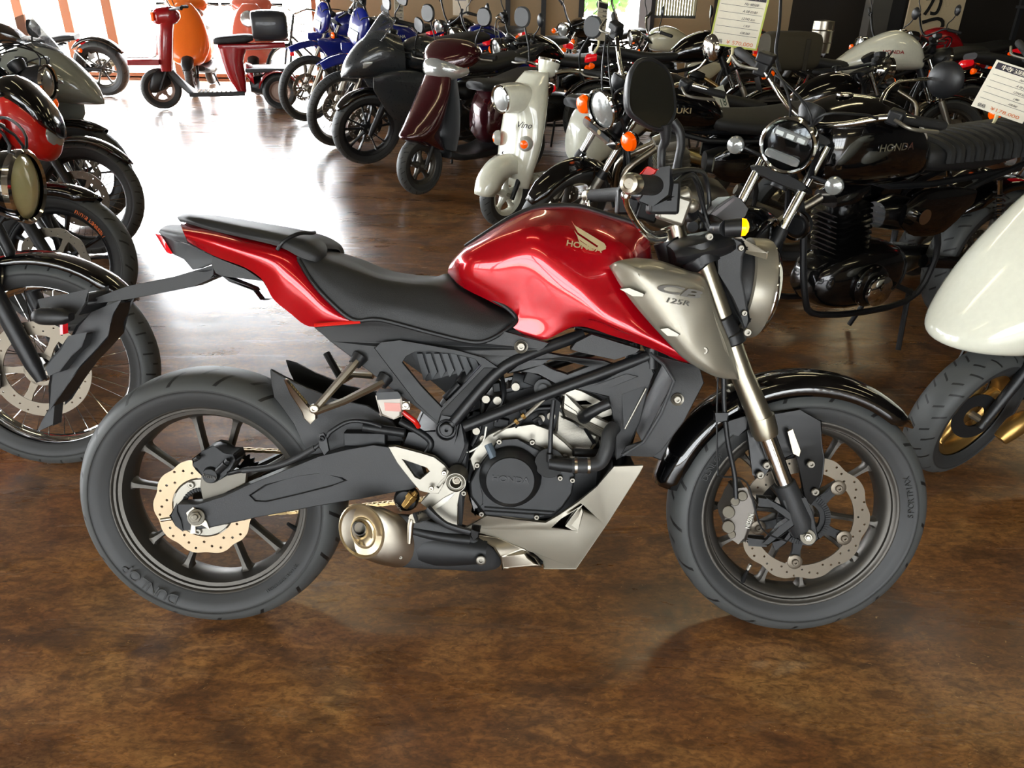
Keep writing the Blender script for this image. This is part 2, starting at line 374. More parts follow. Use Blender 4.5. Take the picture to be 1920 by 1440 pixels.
# wheels --------------------------------------------------------
def sp5(base, half): return [rad(base+72*i+s*half) for i in range(5) for s in (-1, 1)]
rw = rimB(.2285, .114, sp5(14.5, 14.5), hub=.05, sw=.015, sd=.03, flare=.045).tf(T_(0, 0, RRM)).build('rear_wheel', RIM, BK, ang=50)
tyreB(RRM, .222, .152).tf(T_(0, 0, 0)).build('tire', RUB, rw, ang=60).location = (0, 0, RRM)
arc_text('DUNLOP', -.0752, .247, rad(-112), .026, WALL, rw, dr=1, adv=.95, Mx=T_(0, 0, RRM)).name = 'tire_lettering'
arc_text('TUBELESS RADIAL', -.0748, .243, rad(-58), .008, WALL, rw, dr=-1, adv=.95, Mx=T_(0, 0, RRM)).name = 'tire_lettering'
discB(.112, .070, waves=10, holes=33, y=-.083).tf(T_(0, 0, RRM)).build('brake_disc', DISCR, rw)
b = carrierB(.072, .058, -.079, 5, .3); b.lathe([(-.086, .04), (-.086, .066), (-.08, .07), (-.076, .066), (-.076, .04)], n=48, closed=True)
for i in range(5): bolt(b, (cos(.7+i*1.2566)*.058, -.086, sin(.7+i*1.2566)*.058), .008)
b.tf(T_(0, 0, RRM)).build('disc_carrier', ALU, rw)
b = B(); b.lathe([(-.0885, .040), (-.0885, .046), (-.086, .047), (-.086, .04)], n=48, closed=True)
for i in range(44):
    a = 2*pi*i/44; b.box((cos(a)*.0435, -.089, sin(a)*.0435), (.009, .002, .0025), R_(-a, 'Y').to_3x3())
b.tf(T_(0, 0, RRM)).build('sensor_ring', EBK, rw)
b = B(); teeth = 40; sr = .085
out = [(cos(2*pi*i/(teeth*4))*(sr+(.004 if i % 4 in (0, 1) else -.003)), sin(2*pi*i/(teeth*4))*(sr+(.004 if i % 4 in (0, 1) else -.003))) for i in range(teeth*4)]
hs = [[(cos(t)*.045, sin(t)*.045) for t in [2*pi*k/24 for k in range(24)]]]+[[(cos(c+t)*r, sin(c+t)*r) for t, r in ((-.22, .054), (.22, .054), (.25, .072), (-.25, .072))] for c in [2*pi*i/5 for i in range(5)]]
b.poly(out, .075, .081, hs); b.tf(T_(0, 0, RRM)).build('sprocket', EBK, rw)
fw = rimB(.2240, .09, sp5(49, 14.5), hub=.042, sw=.012, sd=.026, flare=.04).tf(T_(WBM, 0, RFM)).build('front_wheel', RIM, BK, ang=50)
tyreB(RFM, .2185, .112).build('tire', RUB, fw, ang=60).location = (WBM, 0, RFM)
arc_text('SPORTMAX', -.0552, .243, rad(2), .013, WALL, fw, dr=-1, adv=.95, Mx=T_(WBM, 0, RFM)).name = 'tire_lettering'
arc_text('DUNLOP', -.0552, .243, rad(158), .013, WALL, fw, dr=1, adv=.95, Mx=T_(WBM, 0, RFM)).name = 'tire_lettering'
discB(.148, .112, waves=10, amp=.05, holes=48, y=-.062).tf(T_(WBM, 0, RFM)).build('brake_disc', DISC, fw)
b = carrierB(.108, .05, -.058, 5, rad(48)); b.tf(T_(WBM, 0, RFM)).build('disc_carrier', EBK, fw)
b = B()
for i in range(5):
    a = rad(48+72*i); c = (WBM+cos(a)*.103, -.064, RFM+sin(a)*.103); b.lathe([(-.001, .0005), (-.001, .017), (.003, .017), (.004, .015), (.004, .008)], c=c, ax=(0, -1, 0), n=24)
    bolt(b, (c[0], -.067, c[2]), .008)
    d = V((cos(a), 0, sin(a))); t = V((-sin(a), 0, cos(a)))
    b.grid([[V((WBM, -.0622, RFM))+d*r+t*w*q+V((0, e*.002, 0)) for q, e in ((-1, -1), (1, -1), (1, 1), (-1, 1))] for r, w in ((.098, .010), (.106, .014), (.118, .026))], cv=True, flip=True)
b.split('disc_tab', DISC, fw)
b = B(); b.lathe([(-.066, .048), (-.066, .060), (-.06, .060), (-.06, .048)], n=56, closed=True)
for i in range(60):
    a = 2*pi*i/60; b.box((cos(a)*.054, -.0665, sin(a)*.054), (.010, .002, .0022), R_(-a, 'Y').to_3x3())
b.tf(T_(WBM, 0, RFM)).build('sensor_ring', EBK, fw)
B().tube([P(1392, 1090, .03), P(1402, 1068, .05)], [.006, .003], 10).build('valve', EBK, fw)
B().tube([P(1402, 1068, .05), P(1408, 1058, .052)], .0045, 10).build('valve_cap', ALU, fw)
B().tube([P(555, 992, .03), P(540, 982, .05)], [.006, .004], 10).build('valve', EBK, rw)
# chain -----------------------------------------------------------
def chain(b, pts, y):
    ps = cr([V((q[0], y, q[1])) for q in pts], 30); L = 0; pos = [ps[0]]; step = .0127
    for p, q in zip(ps, ps[1:]):
        d = (q-p).length
        while L+d >= step*len(pos): pos.append(p.lerp(q, (step*len(pos)-L)/d))
        L += d
    for i, (p, q) in enumerate(zip(pos, pos[1:])):
        for s in ((-.008, .008) if i % 2 else (-.005, .005)):
            m = (p+q)/2+V((0, s, 0)); a = atan2(q.z-p.z, q.x-p.x); o = []
            for k in range(12):
                t = 2*pi*k/12; r = .0050*(1-.25*abs(sin(t))**4); o.append((m.x+(.0064*(1 if cos(t) > 0 else -1)+.0045*cos(t))*cos(a)-.0046*sin(t)*sin(a)*(.8), m.z+(.0064*(1 if cos(t) > 0 else -1)+.0045*cos(t))*sin(a)+.0046*sin(t)*cos(a)*(.8)))
            b.poly(o, m.y-.001, m.y+.001)
        b.cyl((p.x, y-.0095, p.z), (p.x, y+.0095, p.z), .0036, n=8)
CHN = mat('chain_steel', 'a08a62', .3, metal=1, var=.3); b = B()
chain(b, [(-.02, RRM+.086), (.2, RRM+.080), (.40, RRM+.07), (.55, RRM+.06)], .078)
b.build('drive_chain_upper_run', CHN, BK); b = B()
chain(b, [(-.02, RRM-.086), (.25, RRM-.062), (.45, RRM-.035), (.56, RRM-.02)], .078)
b.build('drive_chain_lower_run', CHN, BK)
# swingarm --------------------------------------------------------
sw = [(331, 947), (371, 945), (420, 930), (465, 909), (537, 880), (600, 857), (650, 843), (700, 836), (740, 840), (790, 870), (800, 905), (770, 918), (753, 920), (680, 934), (591, 949), (480, 970), (389, 990), (342, 994), (319, 967)]
rec = [(467, 929), (500, 908), (560, 893), (600, 888), (640, 895), (649, 901), (620, 912), (560, 927), (500, 941), (478, 940)]
SA = plate(sw, .125, .03, [rec]).build('swingarm', MBK, BK, bev=.007, seg=4)
plate(rec, .119, .02).build('swingarm_recess', MBK, SA, bev=.003)
b = B(); b.poly([(x, z) for x, z in XZ(sw, .125)], .09, .12); b.build('swingarm_far_leg', MBK, SA, bev=.007)
B().tube([P(700, 890, .11), P(700, 890, -.11)], .04, 14).build('swingarm_crosspiece', MBK, SA)
plate([(319, 967), (331, 947), (333, 960), (340, 975), (342, 994), (330, 985)], .127, .034).build('swingarm_end_cap', EBK, SA, bev=.002)
b = B(); b.cyl(P(368, 970, .128), P(368, 970, .14), .018, n=24); b.cyl(P(367, 970, .14), P(366, 970, .15), .0125, n=6); b.cyl(P(366, 970, .15), P(365, 970, .158), .006, n=16)
b.cyl(P(368, 970, .12), P(368, 970, -.12), .009)
b.build('rear_axle_nut', ALU, SA, bev=.0015)
plate([(350, 962), (362, 952), (388, 978), (392, 992), (378, 985), (367, 988), (366, 1000), (357, 1000), (358, 985)], .129, .004).build('axle_plate', STL, SA, bev=.001)
B().tube([P(302, 975, .125), P(322, 972, .125)], .0042, 10).build('chain_adjuster', STL, SA)
# rear caliper
b = plate([(362, 862), (372, 858), (380, 848), (385, 842), (400, 838), (412, 840), (425, 850), (440, 852), (444, 862), (436, 878), (428, 890), (410, 898), (385, 895), (368, 880), (364, 872)], .118, .045)
RC = b.build('rear_brake_caliper', EBK, BK, bev=.004)
b = B(); b.lathe([(0, .0005), (0, .016), (-.01, .019), (-.03, .019)], c=P(393, 893, .128), ax=(0, -1, 0), n=28); b.cyl(P(408, 884, .12), P(424, 868, .13), .008, n=14); b.cyl(P(424, 868, .13), P(429, 862, .132), .0065, n=6); b.cyl(P(366, 862, .12), P(372, 858, .135), .005, n=8)
b.build('caliper_piston', EBK, RC, bev=.001)
text('NISSIN', DTX, RC, basis(P(393, 894, .1295), (1, 0, -.25), (.25, 0, 1)), w=.031, h=.008, shear=.3)
plate([(378, 893), (420, 890), (462, 878), (460, 905), (430, 920), (400, 935), (382, 940), (376, 915)], .10, .012).build('caliper_bracket', mat('dull_cast', '6f6b62', .5, metal=.6), RC, bev=.003)
hose = [P(428, 888, .12), P(455, 882, .135), (P(500, 877, .137)), P(540, 866, .135), P(590, 840, .135), P(612, 820, .135), P(622, 808, .135), P(655, 790, .13), P(690, 792, .125), P(715, 800, .12)]
B().tube(hose, .0048, 10, sm=6).build('rear_brake_hose', BLK, BK)
B().tube(hose[1:5], .0065, 10, sm=6).build('hose_sleeve', MBK, BK)
b = plate([(598, 815), (606, 813), (613, 822), (617, 845), (608, 852), (598, 838)], .14, .006); bolt(b, P(604, 822, .141), .006); b.build('hose_clamp', BLK, BK, bev=.001)
# hugger, rear mudguard -------------------------------------------
hg = [(507, 694, .06), (520, 702, .07), (560, 722, .07), (624, 748, .07), (690, 762, .07), (735, 790, .07), (760, 830, .08), (700, 850, .085), (640, 850, .085), (595, 851, .09), (579, 851, .09), (566, 825, .09), (551, 795, .09), (530, 765, .085), (514, 745, .08), (509, 720, .07)]
b = plate(hg, .09, .006); b.pair(); b.build('rear_hugger', MBK, BK, bev=.002)
B().grid([[P(507, 694, .05), P(507, 694, -.05)], [P(560, 722, .06), P(560, 722, -.06)], [P(624, 750, .06), P(624, 750, -.06)], [P(690, 765, .06), P(690, 765, -.06)]]).build('hugger_top', MBK, BK, solid=.004)
# frame -------------------------------------------------------------
b = B(); rt = .0125
b.tube([P(1093, 627, .10), P(983, 668, .135), P(925, 705, .14), P(847, 795, .14)], rt, 14, sm=6)
b.tube([P(1215, 668, .12), P(1040, 733, .135), P(870, 800, .14)], rt*.97, 14)
b.tube([P(1222, 652, .12), P(1222, 690, .12)], .0125, 14); b.tube([P(1222, 660, .12), P(1172, 850, .10)], .011, 14)
b.tube([P(1092, 640, .11), P(1215, 668, .11)], .009, 12)
b.mir(); FR = b.build('frame', BLK, BK)
b = B(); b.lathe([(.0, .004), (.0, .014), (.006, .015), (.018, .019), (.03, .019), (.03, .001)], c=P(837, 807, .155), ax=(0, 1, 0), n=28); b.lathe([(0, .019), (-.004, .0225), (.02, .0225), (.05, .024)], c=P(837, 807, .15), n=28)
b.join(plate([(829, 780), (850, 782), (862, 795), (858, 818), (850, 832), (825, 832), (818, 815), (820, 795)], .145, .05)); b.build('frame_pivot_boss', BLK, FR, bev=.002)
plate([(840, 760), (870, 795), (880, 850), (872, 925), (862, 985), (845, 985), (835, 900), (800, 860), (760, 840), (770, 815), (820, 805)], .12, .24).build('pivot_plate', BLK, FR, bev=.006)
plate([(902, 687), (925, 697), (842, 773), (829, 767)], .138, .02).build('frame_brace', mat('lilac_grey_paint', '6e6c78', .4, metal=.4), FR, bev=.002)
b = plate([(952, 700, .12), (983, 676, .125), (1010, 660, .125), (1060, 668, .12), (1130, 676, .12), (1150, 683, .12), (1110, 700, .125), (1075, 713, .125), (1050, 722, .125), (1010, 700, .125), (975, 697, .125)], .125, .02, [[(1019, 683), (1030, 675), (1060, 677), (1103, 687), (1064, 702), (1040, 694)]]); b.build('frame_gusset', BLK, FR, bev=.003)
# lower cover plate on frame
b = plate([(1090, 728, .13), (1130, 712, .13), (1185, 690, .13), (1213, 680, .13), (1228, 700, .13), (1215, 730, .13), (1200, 790, .12), (1172, 852, .11), (1158, 858, .11), (1152, 800, .115), (1148, 760, .125), (1140, 745, .13)], .13, .014)
LC = b.build('radiator_side_cover', MBK, BK, bev=.004, seg=3)
plate([(1167, 740), (1211, 724), (1205, 745), (1176, 804), (1170, 800)], .131, .006).build('cover_recess', EBK, LC, bev=.001)
plate([(1120, 722), (1175, 702), (1196, 706), (1140, 728)], .133, .006).build('cover_rib', MBK, LC, bev=.002)
B().tube([P(1212, 728, .135), P(1172, 804, .13)], .0022, 8).build('cover_trim', ALU, LC)
plate([(1070, 655, .135), (1080, 643, .135), (1110, 628, .135), (1200, 655, .14), (1192, 662, .14), (1153, 674, .14), (1140, 672, .14), (1085, 660, .135)], .135, .03).build('air_box_cover', MBK, BK, bev=.005, seg=3)
# side cover (swept triangular panel) -------------------------------
sc_out = [(590, 614, .125), (677, 606, .145), (713, 601, .15), (760, 612, .15), (813, 627, .15), (860, 638, .15), (890, 643, .15), (915, 641, .148), (943, 622, .145), (985, 632, .145), (1030, 643, .14), (1017, 655, .14), (983, 670, .14), (955, 682, .14), (927, 696, .14), (840, 788, .14), (834, 800, .14), (822, 797, .14), (787, 768, .14), (750, 740, .138), (710, 710, .135), (657, 668, .13), (620, 640, .125)]
hole = [(754, 680), (762, 668), (780, 659), (800, 658), (850, 664), (890, 673), (902, 686), (864, 726), (828, 764), (790, 724)]
SCV = plate(sc_out, .15, .012, [hole]).build('side_cover', MBK, BK, bev=.004, seg=3)
rim_o = [(702, 653), (715, 643), (750, 639), (800, 646), (860, 657), (908, 671), (935, 690), (908, 690), (828, 772), (820, 790), (780, 755)]
plate(rim_o, .153, .010, [hole]).build('side_cover_inner_rim', EBK, SCV, bev=.003, seg=3)
b = plate(sc_out[:13]+sc_out[15:], .15, .012); b.v = [V((p.x, -p.y, p.z)) for p in b.v]; b.f = [q[::-1] for q in b.f]; b.build('far_side_cover', MBK, BK, bev=.004)
b = B(); bolt(b, P(977, 650, .15), .009); b.lathe([(0, .009), (.002, .014), (-.003, .014)], c=P(977, 650, .148), ax=(0, -1, 0), n=20); b.build('side_cover_bolt', BOLT, SCV)
b = B()
for i in range(8):
    a = 782+i*16; b.join(plate([(a, 664), (a+9, 664), (a+22, 700-i*1.5), (a+13, 712-i*2)], .10, .01))
plate([(770, 655), (895, 668), (900, 686), (800, 712)], .088, .03).build('air_box', EBK, BK, bev=.003)
b.split('air_box_louvre', GRY, BK, bev=.001)
B().tube([P(895, 690, .06), P(840, 765, .06)], .022, 14).build('rear_shock', EBK, BK)
B().tube([P(862, 720, .09), P(835, 748, .09)], .009, 10).build('shock_reservoir', BLK, BK)
# seat --------------------------------------------------------------
patch([[(553, 483, .115), (565, 478, .11), (580, 474, .08), (598, 470, 0)], [(580, 523, .13), (598, 505, .125), (612, 485, .09), (625, 474, 0)], [(615, 562, .14), (635, 535, .135), (650, 500, .10), (660, 489, 0)],
       [(660, 597, .147), (685, 560, .14), (700, 520, .10), (705, 511, 0)], [(735, 603, .15), (745, 570, .145), (755, 530, .10), (760, 521, 0)], [(810, 621, .15), (812, 585, .145), (810, 535, .10), (808, 521, 0)],
       [(880, 637, .15), (875, 600, .147), (850, 545, .10), (838, 513, 0)], [(915, 635, .147), (920, 605, .14), (890, 560, .10), (850, 520, 0)], [(947, 618, .135), (948, 600, .132), (920, 572, .09), (870, 530, 0)], [(966, 596, .12), (962, 590, .11), (940, 575, .07), (900, 545, 0)]]).build('seat', SEATM, BK, ang=70)
B().tube([P(*q) for q in ((560, 487, .118), (585, 528, .134), (618, 565, .143), (662, 600, .15), (713, 600, .153), (810, 625, .153), (880, 641, .153), (912, 639, .15), (946, 621, .14), (968, 600, .124), (950, 577, .118), (905, 552, .1))], .0045, 8, sm=5).pair().build('seat_edge', BLK, BK)
patch([[(338, 416, .05), (334, 411, .05), (333, 406, .04), (345, 400, 0)], [(356, 420, .085), (352, 411, .085), (356, 403, .06), (365, 401, 0)], [(400, 433, .10), (400, 425, .10), (402, 412, .08), (402, 405, 0)], [(470, 449, .115), (470, 440, .115), (470, 425, .09), (470, 416, 0)],
       [(525, 463, .12), (525, 450, .12), (525, 435, .09), (535, 426, 0)], [(562, 482, .122), (565, 464, .12), (570, 447, .09), (580, 440, 0)], [(595, 492, .112), (599, 480, .11), (602, 462, .08), (606, 453, 0)], [(606, 489, .08), (611, 482, .07), (613, 472, .05), (614, 466, 0)]]).build('pillion_seat', SEATM, BK, ang=70)
B().tube([P(520, 468, .124), P(532, 452, .125), P(560, 438, .10), P(585, 437, .05), P(590, 436, 0)], .004, 8, sm=6).build('seat_strap', BLK, BK)
# tail --------------------------------------------------------------
patch([[(352, 453, .105), (346, 440, .125), (340, 425, .10), (340, 414, .03)], [(400, 479, .115), (400, 455, .135), (400, 436, .11), (402, 422, .04)], [(460, 502, .12), (455, 472, .14), (455, 450, .115), (462, 434, .05)], [(493, 526, .122), (508, 490, .142), (515, 465, .12), (520, 446, .06)], [(512, 560, .122), (535, 512, .142), (550, 480, .118), (560, 466, .07)], [(545, 588, .122), (570, 545, .142), (572, 512, .125), (580, 502, .09)], [(580, 612, .124), (610, 585, .144), (603, 552, .132), (612, 546, .11)], [(640, 609, .14), (650, 600, .15), (645, 590, .14), (650, 586, .12)], [(676, 604, .148), (677, 602, .15), (676, 600, .147), (678, 598, .13)]], mir=False).pair().build('tail_panel', RED, BK, ang=80)
B().tube([P(590, 610, .145), P(676, 603, .152)], .0042, 8).pair().build('tail_panel_trim', RD3, BK)
patch([[(297, 436, .04), (300, 430, .04), (306, 425, 0)], [(318, 448, .07), (318, 435, .07), (316, 422, 0)], [(352, 456, .10), (346, 440, .11), (338, 421, .0)]]).build('tail_cap', GRY, BK)
plate([(297, 440, .05), (325, 450, .07), (352, 458, .095), (400, 481, .1), (404, 488, .1), (398, 494, .1), (375, 503, .09), (362, 505, .08), (345, 486, .07), (324, 476, .06)], .10, .012).pair().build('undertail', GRY, BK, bev=.003)
patch([[(290, 437, .03), (297, 440, .05), (303, 443, .06)], [(305, 462, .05), (308, 462, .065), (311, 455, .07)], [(312, 473, .05), (318, 476, .06), (324, 476, .065)]], 4, 4, False).pair().build('tail_light', REDL, BK)
plate([(400, 482), (460, 504), (493, 527), (512, 560), (500, 563), (488, 562), (475, 545), (430, 525), (404, 512), (397, 495)], .115, .03, [[(415, 516), (475, 540), (480, 546), (430, 528)]]).pair().build('grab_rail', MBK, BK, bev=.005, seg=3)
# number plate hanger
b = plate([(399, 498), (326, 519), (240, 536), (163, 564), (168, 570), (243, 561), (300, 550), (361, 538), (402, 520)], .03, .06); NH = b.build('plate_hanger', MBK, BK, bev=.004)
plate([(389, 511), (399, 508), (402, 516), (392, 521), (368, 512)], .045, .02).build('hanger_bracket', MBK, NH, bev=.002)
plate([(128, 556), (163, 548), (166, 568), (150, 590), (118, 598), (70, 582), (75, 566), (100, 560)], .06, .08).build('plate_lamp_housing', MBK, NH, bev=.006)
b = B(); b.pod([(0, 0, .008, .012), (.02, 0, .017, .02), (.06, 0, .018, .02), (.075, 0, .012, .016)], m=T_(*P(134, 594, .10)) @ R_(pi, 'Z')); b.build('rear_turn_signal', BLK, NH)
b = B(); b.pod([(0, 0, .008, .012), (.02, 0, .017, .02), (.06, 0, .018, .02), (.075, 0, .012, .016)], m=T_(*P(134, 594, -.10)) @ R_(pi, 'Z')); b.build('rear_turn_signal', BLK, NH)
plate([(222, 568), (215, 590), (208, 610), (205, 632), (180, 660), (153, 688), (130, 720), (104, 757), (95, 765), (93, 720), (97, 700), (112, 672), (130, 640), (145, 610), (174, 588)], .03, .06).build('mud_flap', BLK, NH, bev=.004)
plate([(112, 655, .06), (130, 632, .06), (160, 626, .06), (155, 650, .06), (135, 668, .06), (112, 698, .06), (92, 702, .06), (88, 690, .06), (96, 672, .06)], .06, .12).build('plate_backing', GRY, NH, bev=.003)
plate([(104, 755), (100, 797), (72, 807), (80, 790), (93, 765), (95, 705), (111, 700)], .015, .03).build('flap_tip', GRY, NH, bev=.002)
plate([(112, 606), (117, 604), (118, 627), (113, 628)], .07, .02).build('rear_reflector', REDL, NH)
# tank --------------------------------------------------------------
TR = [[(840, 512, .03), (840, 509, .04), (841, 504, .045), (843, 498, .042), (846, 492, .03), (848, 487, 0)],
      [(860, 533, .08), (857, 515, .095), (857, 495, .095), (861, 478, .085), (868, 468, .05), (872, 463, 0)],
      [(882, 547, .095), (878, 522, .118), (880, 490, .125), (887, 466, .105), (897, 452, .065), (902, 443, 0)],
      [(925, 568, .11), (925, 535, .13), (930, 488, .14), (940, 448, .12), (948, 427, .075), (952, 412, 0)],
      [(966, 593, .118), (975, 545, .135), (987, 485, .15), (997, 440, .138), (1000, 412, .085), (1000, 391, 0)],
      [(962, 614, .12), (1000, 585, .13), (1040, 530, .155), (1042, 468, .145), (1042, 425, .10), (1042, 387, 0)],
      [(1017, 637, .128), (1045, 603, .138), (1085, 552, .16), (1088, 485, .142), (1092, 437, .105), (1088, 389, 0)],
      [(1082, 612, .13), (1110, 602, .145), (1132, 592, .165), (1132, 505, .142), (1145, 450, .11), (1142, 405, 0)],
      [(1150, 630, .14), (1165, 624, .152), (1178, 615, .165), (1176, 560, .15), (1185, 485, .11), (1193, 422, 0)],
      [(1220, 653, .145), (1228, 648, .155), (1230, 638, .16), (1215, 605, .15), (1207, 530, .11), (1216, 448, 0)],
      [(1300, 688, .15), (1295, 680, .155), (1283, 665, .16), (1262, 640, .15), (1235, 560, .11), (1222, 480, 0)]]
TK = patch(TR, 6, 6).build('fuel_tank', RED, BK, ang=80)
B().tube([P(*q) for q in ((873, 463, 0), (903, 443, 0), (953, 411, 0), (1001, 390, 0), (1043, 386, 0), (1089, 388, 0), (1143, 404, 0), (1194, 421, 0), (1216, 446, 0))], .006, 8, sm=5).build('tank_trim', BLK, TK)
# wing emblem with lettering (cream gold)
b = B()
for q in ([(1072, 414), (1077, 422), (1133, 456), (1137, 463), (1120, 460), (1084, 436)], [(1077, 432), (1083, 440), (1118, 463), (1130, 470), (1110, 466), (1085, 448)], [(1083, 445), (1088, 452), (1108, 465), (1115, 470), (1098, 466), (1088, 458)], [(1125, 455), (1136, 462), (1136, 467), (1128, 470), (1118, 468)]):
    b.join(plate([(x, y, .124+(y-414)/56*.016) for x, y in q], .13, .004))
b.build('wing_emblem', LOGO, TK)
text('HONDA', LOGO, TK, basis(P(1096, 462, .1385), P(1130, 469, .138)-P(1062, 455, .138), (0, .35, 1)), w=.072, h=.012, off=.015)
# silver shroud -----------------------------------------------------
sh = [[(1142, 499, .155), (1152, 492, .17), (1168, 487, .165), (1193, 483, .13)], [(1168, 543, .175), (1196, 513, .195), (1212, 503, .185), (1235, 488, .15)], [(1203, 588, .18), (1232, 565, .20), (1262, 522, .195), (1290, 507, .16)], [(1250, 640, .18), (1275, 625, .20), (1318, 560, .19), (1322, 521, .165)], [(1285, 675, .178), (1305, 665, .195), (1335, 610, .185), (1348, 590, .16)], [(1340, 706, .17), (1345, 695, .185), (1356, 665, .178), (1368, 641, .155)], [(1386, 712, .155), (1384, 700, .158), (1381, 690, .156), (1378, 680, .15)]]
SH = patch(sh, 5, 5, False).pair().build('tank_shroud', SIL, BK, ang=30, solid=.004)
plate([(1197, 514, .196), (1205, 505, .19), (1319, 537, .182), (1362, 650, .172), (1376, 702, .155), (1340, 700, .178), (1280, 632, .196)], .19, .01).pair().build('shroud_panel', SIL, SH, bev=.003, seg=3)
for q in ([(1166, 543), (1180, 541), (1209, 551), (1205, 555), (1186, 554)], [(1240, 618), (1252, 616), (1275, 627), (1270, 630), (1252, 629)]): plate(q, .205, .03).build('shroud_fin', ALU, SH, bev=.003)
b = B(); bolt(b, P(1319, 657, .188), .009); b.build('shroud_bolt', BOLT, SH)
text('CB', DTX, SH, basis(P(1275, 546, .204), P(1316, 554, .198)-P(1233, 538, .204), (-.05, .05, 1)), w=.088, h=.017, shear=.25, off=.03)
text('125R', DTX, SH, basis(P(1272, 566, .203), P(1292, 569, .198)-P(1250, 562, .203), (-.05, .05, 1)), w=.046, h=.010, shear=.2)
# dark wing below shroud
wg = [(1218, 662, .13), (1250, 672, .15), (1299, 684, .165), (1312, 690, .17), (1320, 718, .18), (1282, 790, .185), (1240, 845, .17), (1222, 856, .16), (1166, 853, .14), (1175, 838, .15), (1206, 828, .16), (1236, 770, .175), (1262, 716, .175), (1250, 695, .165), (1232, 675, .15)]
WG = plate(wg, .18, .008).pair().build('radiator_shroud', MBK, BK, bev=.003)
B().tube([P(*q) for q in ((1219, 663, .135), (1245, 684, .165), (1264, 714, .18), (1240, 775, .18), (1207, 829, .165), (1168, 853, .145))], .0035, 8).pair().build('radiator_shroud_edge', GRY, WG)
b = B(); bolt(b, P(1270, 749, .184), .008); b.lathe([(0, .008), (.002, .013), (-.003, .013)], c=P(1270, 749, .183), ax=(0, -1, 0), n=20); b.build('shroud_bolt', BOLT, WG)
b = B(); q = P(1245, 760, .0); b.box((q.x, 0, q.z), (.03, .24, .19), R_(rad(22), 'Y').to_3x3()); b.build('radiator', EBK, BK, bev=.003)
# fork ---------------------------------------------------------------
b = B()
for s in (1, -1):
    b.tube([P(1316, 488, .10*1), P(1388, 690, .10), P(1424, 790, .10)], [.0225, .0235, .026], 24)
FK = None
def twoside(bb): return bb.mir()
b = B(); b.tube([P(1316, 488, .10), P(1390, 700, .10), P(1428, 790, .10)], [.0215, .0235, .0265], 26)
b.tube([P(1426, 780, .10), P(1433, 806, .10), P(1437, 818, .10)], [.0285, .0285, .025], 26); FK = b.pair().build('fork', FORK, BK, ang=30)
b = B(); b.tube([P(1432, 800, .10), P(1480, 930, .10)], .0185, 24).pair().build('fork_inner_tube', CHR, FK)
b = B(); b.tube([P(1470, 905, .10), P(1482, 932, .10), P(1498, 975, .10), P(1505, 1000, .10)], [.024, .025, .028, .022], 22)
b.join(plate([(1470, 940), (1510, 935), (1524, 960), (1535, 1010), (1520, 1022), (1505, 1020), (1488, 985)], .118, .03))
b.pair().build('fork_bottom', MBK, FK, bev=.002)
b = plate([(1442, 938), (1475, 955), (1490, 968), (1495, 980), (1440, 1022), (1432, 1020), (1462, 985), (1478, 975), (1450, 950)], .12, .012)
b.join(plate([(1424, 935), (1450, 937), (1452, 950), (1424, 948)], .115, .02)); b.join(plate([(1403, 1010), (1436, 1012), (1436, 1024), (1405, 1022)], .115, .02)); b.build('caliper_mount', MBK, FK, bev=.003)
b = B(); b.cyl(P(1515, 1007, .12), P(1515, 1007, .128), .0165, n=28); b.cyl(P(1515, 1007, .128), P(1516, 1008, .135), .0095, n=6); b.cyl(P(1516, 1008, .135), P(1516, 1009, .139), .005, n=12); b.cyl(P(1515, 1007, .11), V((P(1515, 1007, .11).x, .11, P(1515, 1007, .11).z)), .009); b.build('front_axle_nut', ALU, FK, bev=.001)
# clamps round the fork
b = B(); b.tube([P(1368, 624, .10), P(1375, 645, .10)], .029, 24); b.tube([P(1350, 595, .10), P(1370, 640, .10)], .027, 24)
b.tube([P(1300, 480, .10), P(1316, 500, .10)], .03, 24); b.mir(); c1 = P(1365, 620, .1); b.box((c1.x-.02, 0, c1.z), (.07, .2, .03), R_(rad(22), 'Y').to_3x3()); YK = b.build('lower_yoke', BLK, BK, bev=.004)
b = B(); bolt(b, P(1401, 623, .12), .009); bolt(b, P(1395, 590, .10), .006); b.split('yoke_bolt', BOLT, YK)
b = B(); b.pod([(-.0, 0, .022, .115), (.02, 0, .03, .13), (.07, 0, .03, .135), (.12, 0, .026, .12), (.135, 0, .018, .06)], m=T_(*(P(1248, 478, 0))) @ R_(rad(-14), 'Y')); b.tube([P(1312, 455, .10), P(1320, 492, .10)], .033, 24); b.tube([P(1312, 455, -.10), P(1320, 492, -.10)], .033, 24); TY = b.build('top_yoke', BLK, BK)
b = B(); bolt(b, P(1330, 444, .13), .008); bolt(b, P(1343, 429, .12), .007); b.split('yoke_bolt', BOLT, TY)
b = B()
for s in (1, -1):
    q = P(1250, 452, .08) if s > 0 else P(1250, 452, -.08); b.cyl(q, q+V((-.006, 0, .02)), .013, n=20); b.cyl(q+V((-.006, 0, .02)), q+V((-.008, 0, .026)), .008, n=6)
q = P(1272, 448, 0); b.cyl(q, q+V((-.01, 0, .03)), .02, n=24); b.split('fork_cap', STL, TY)
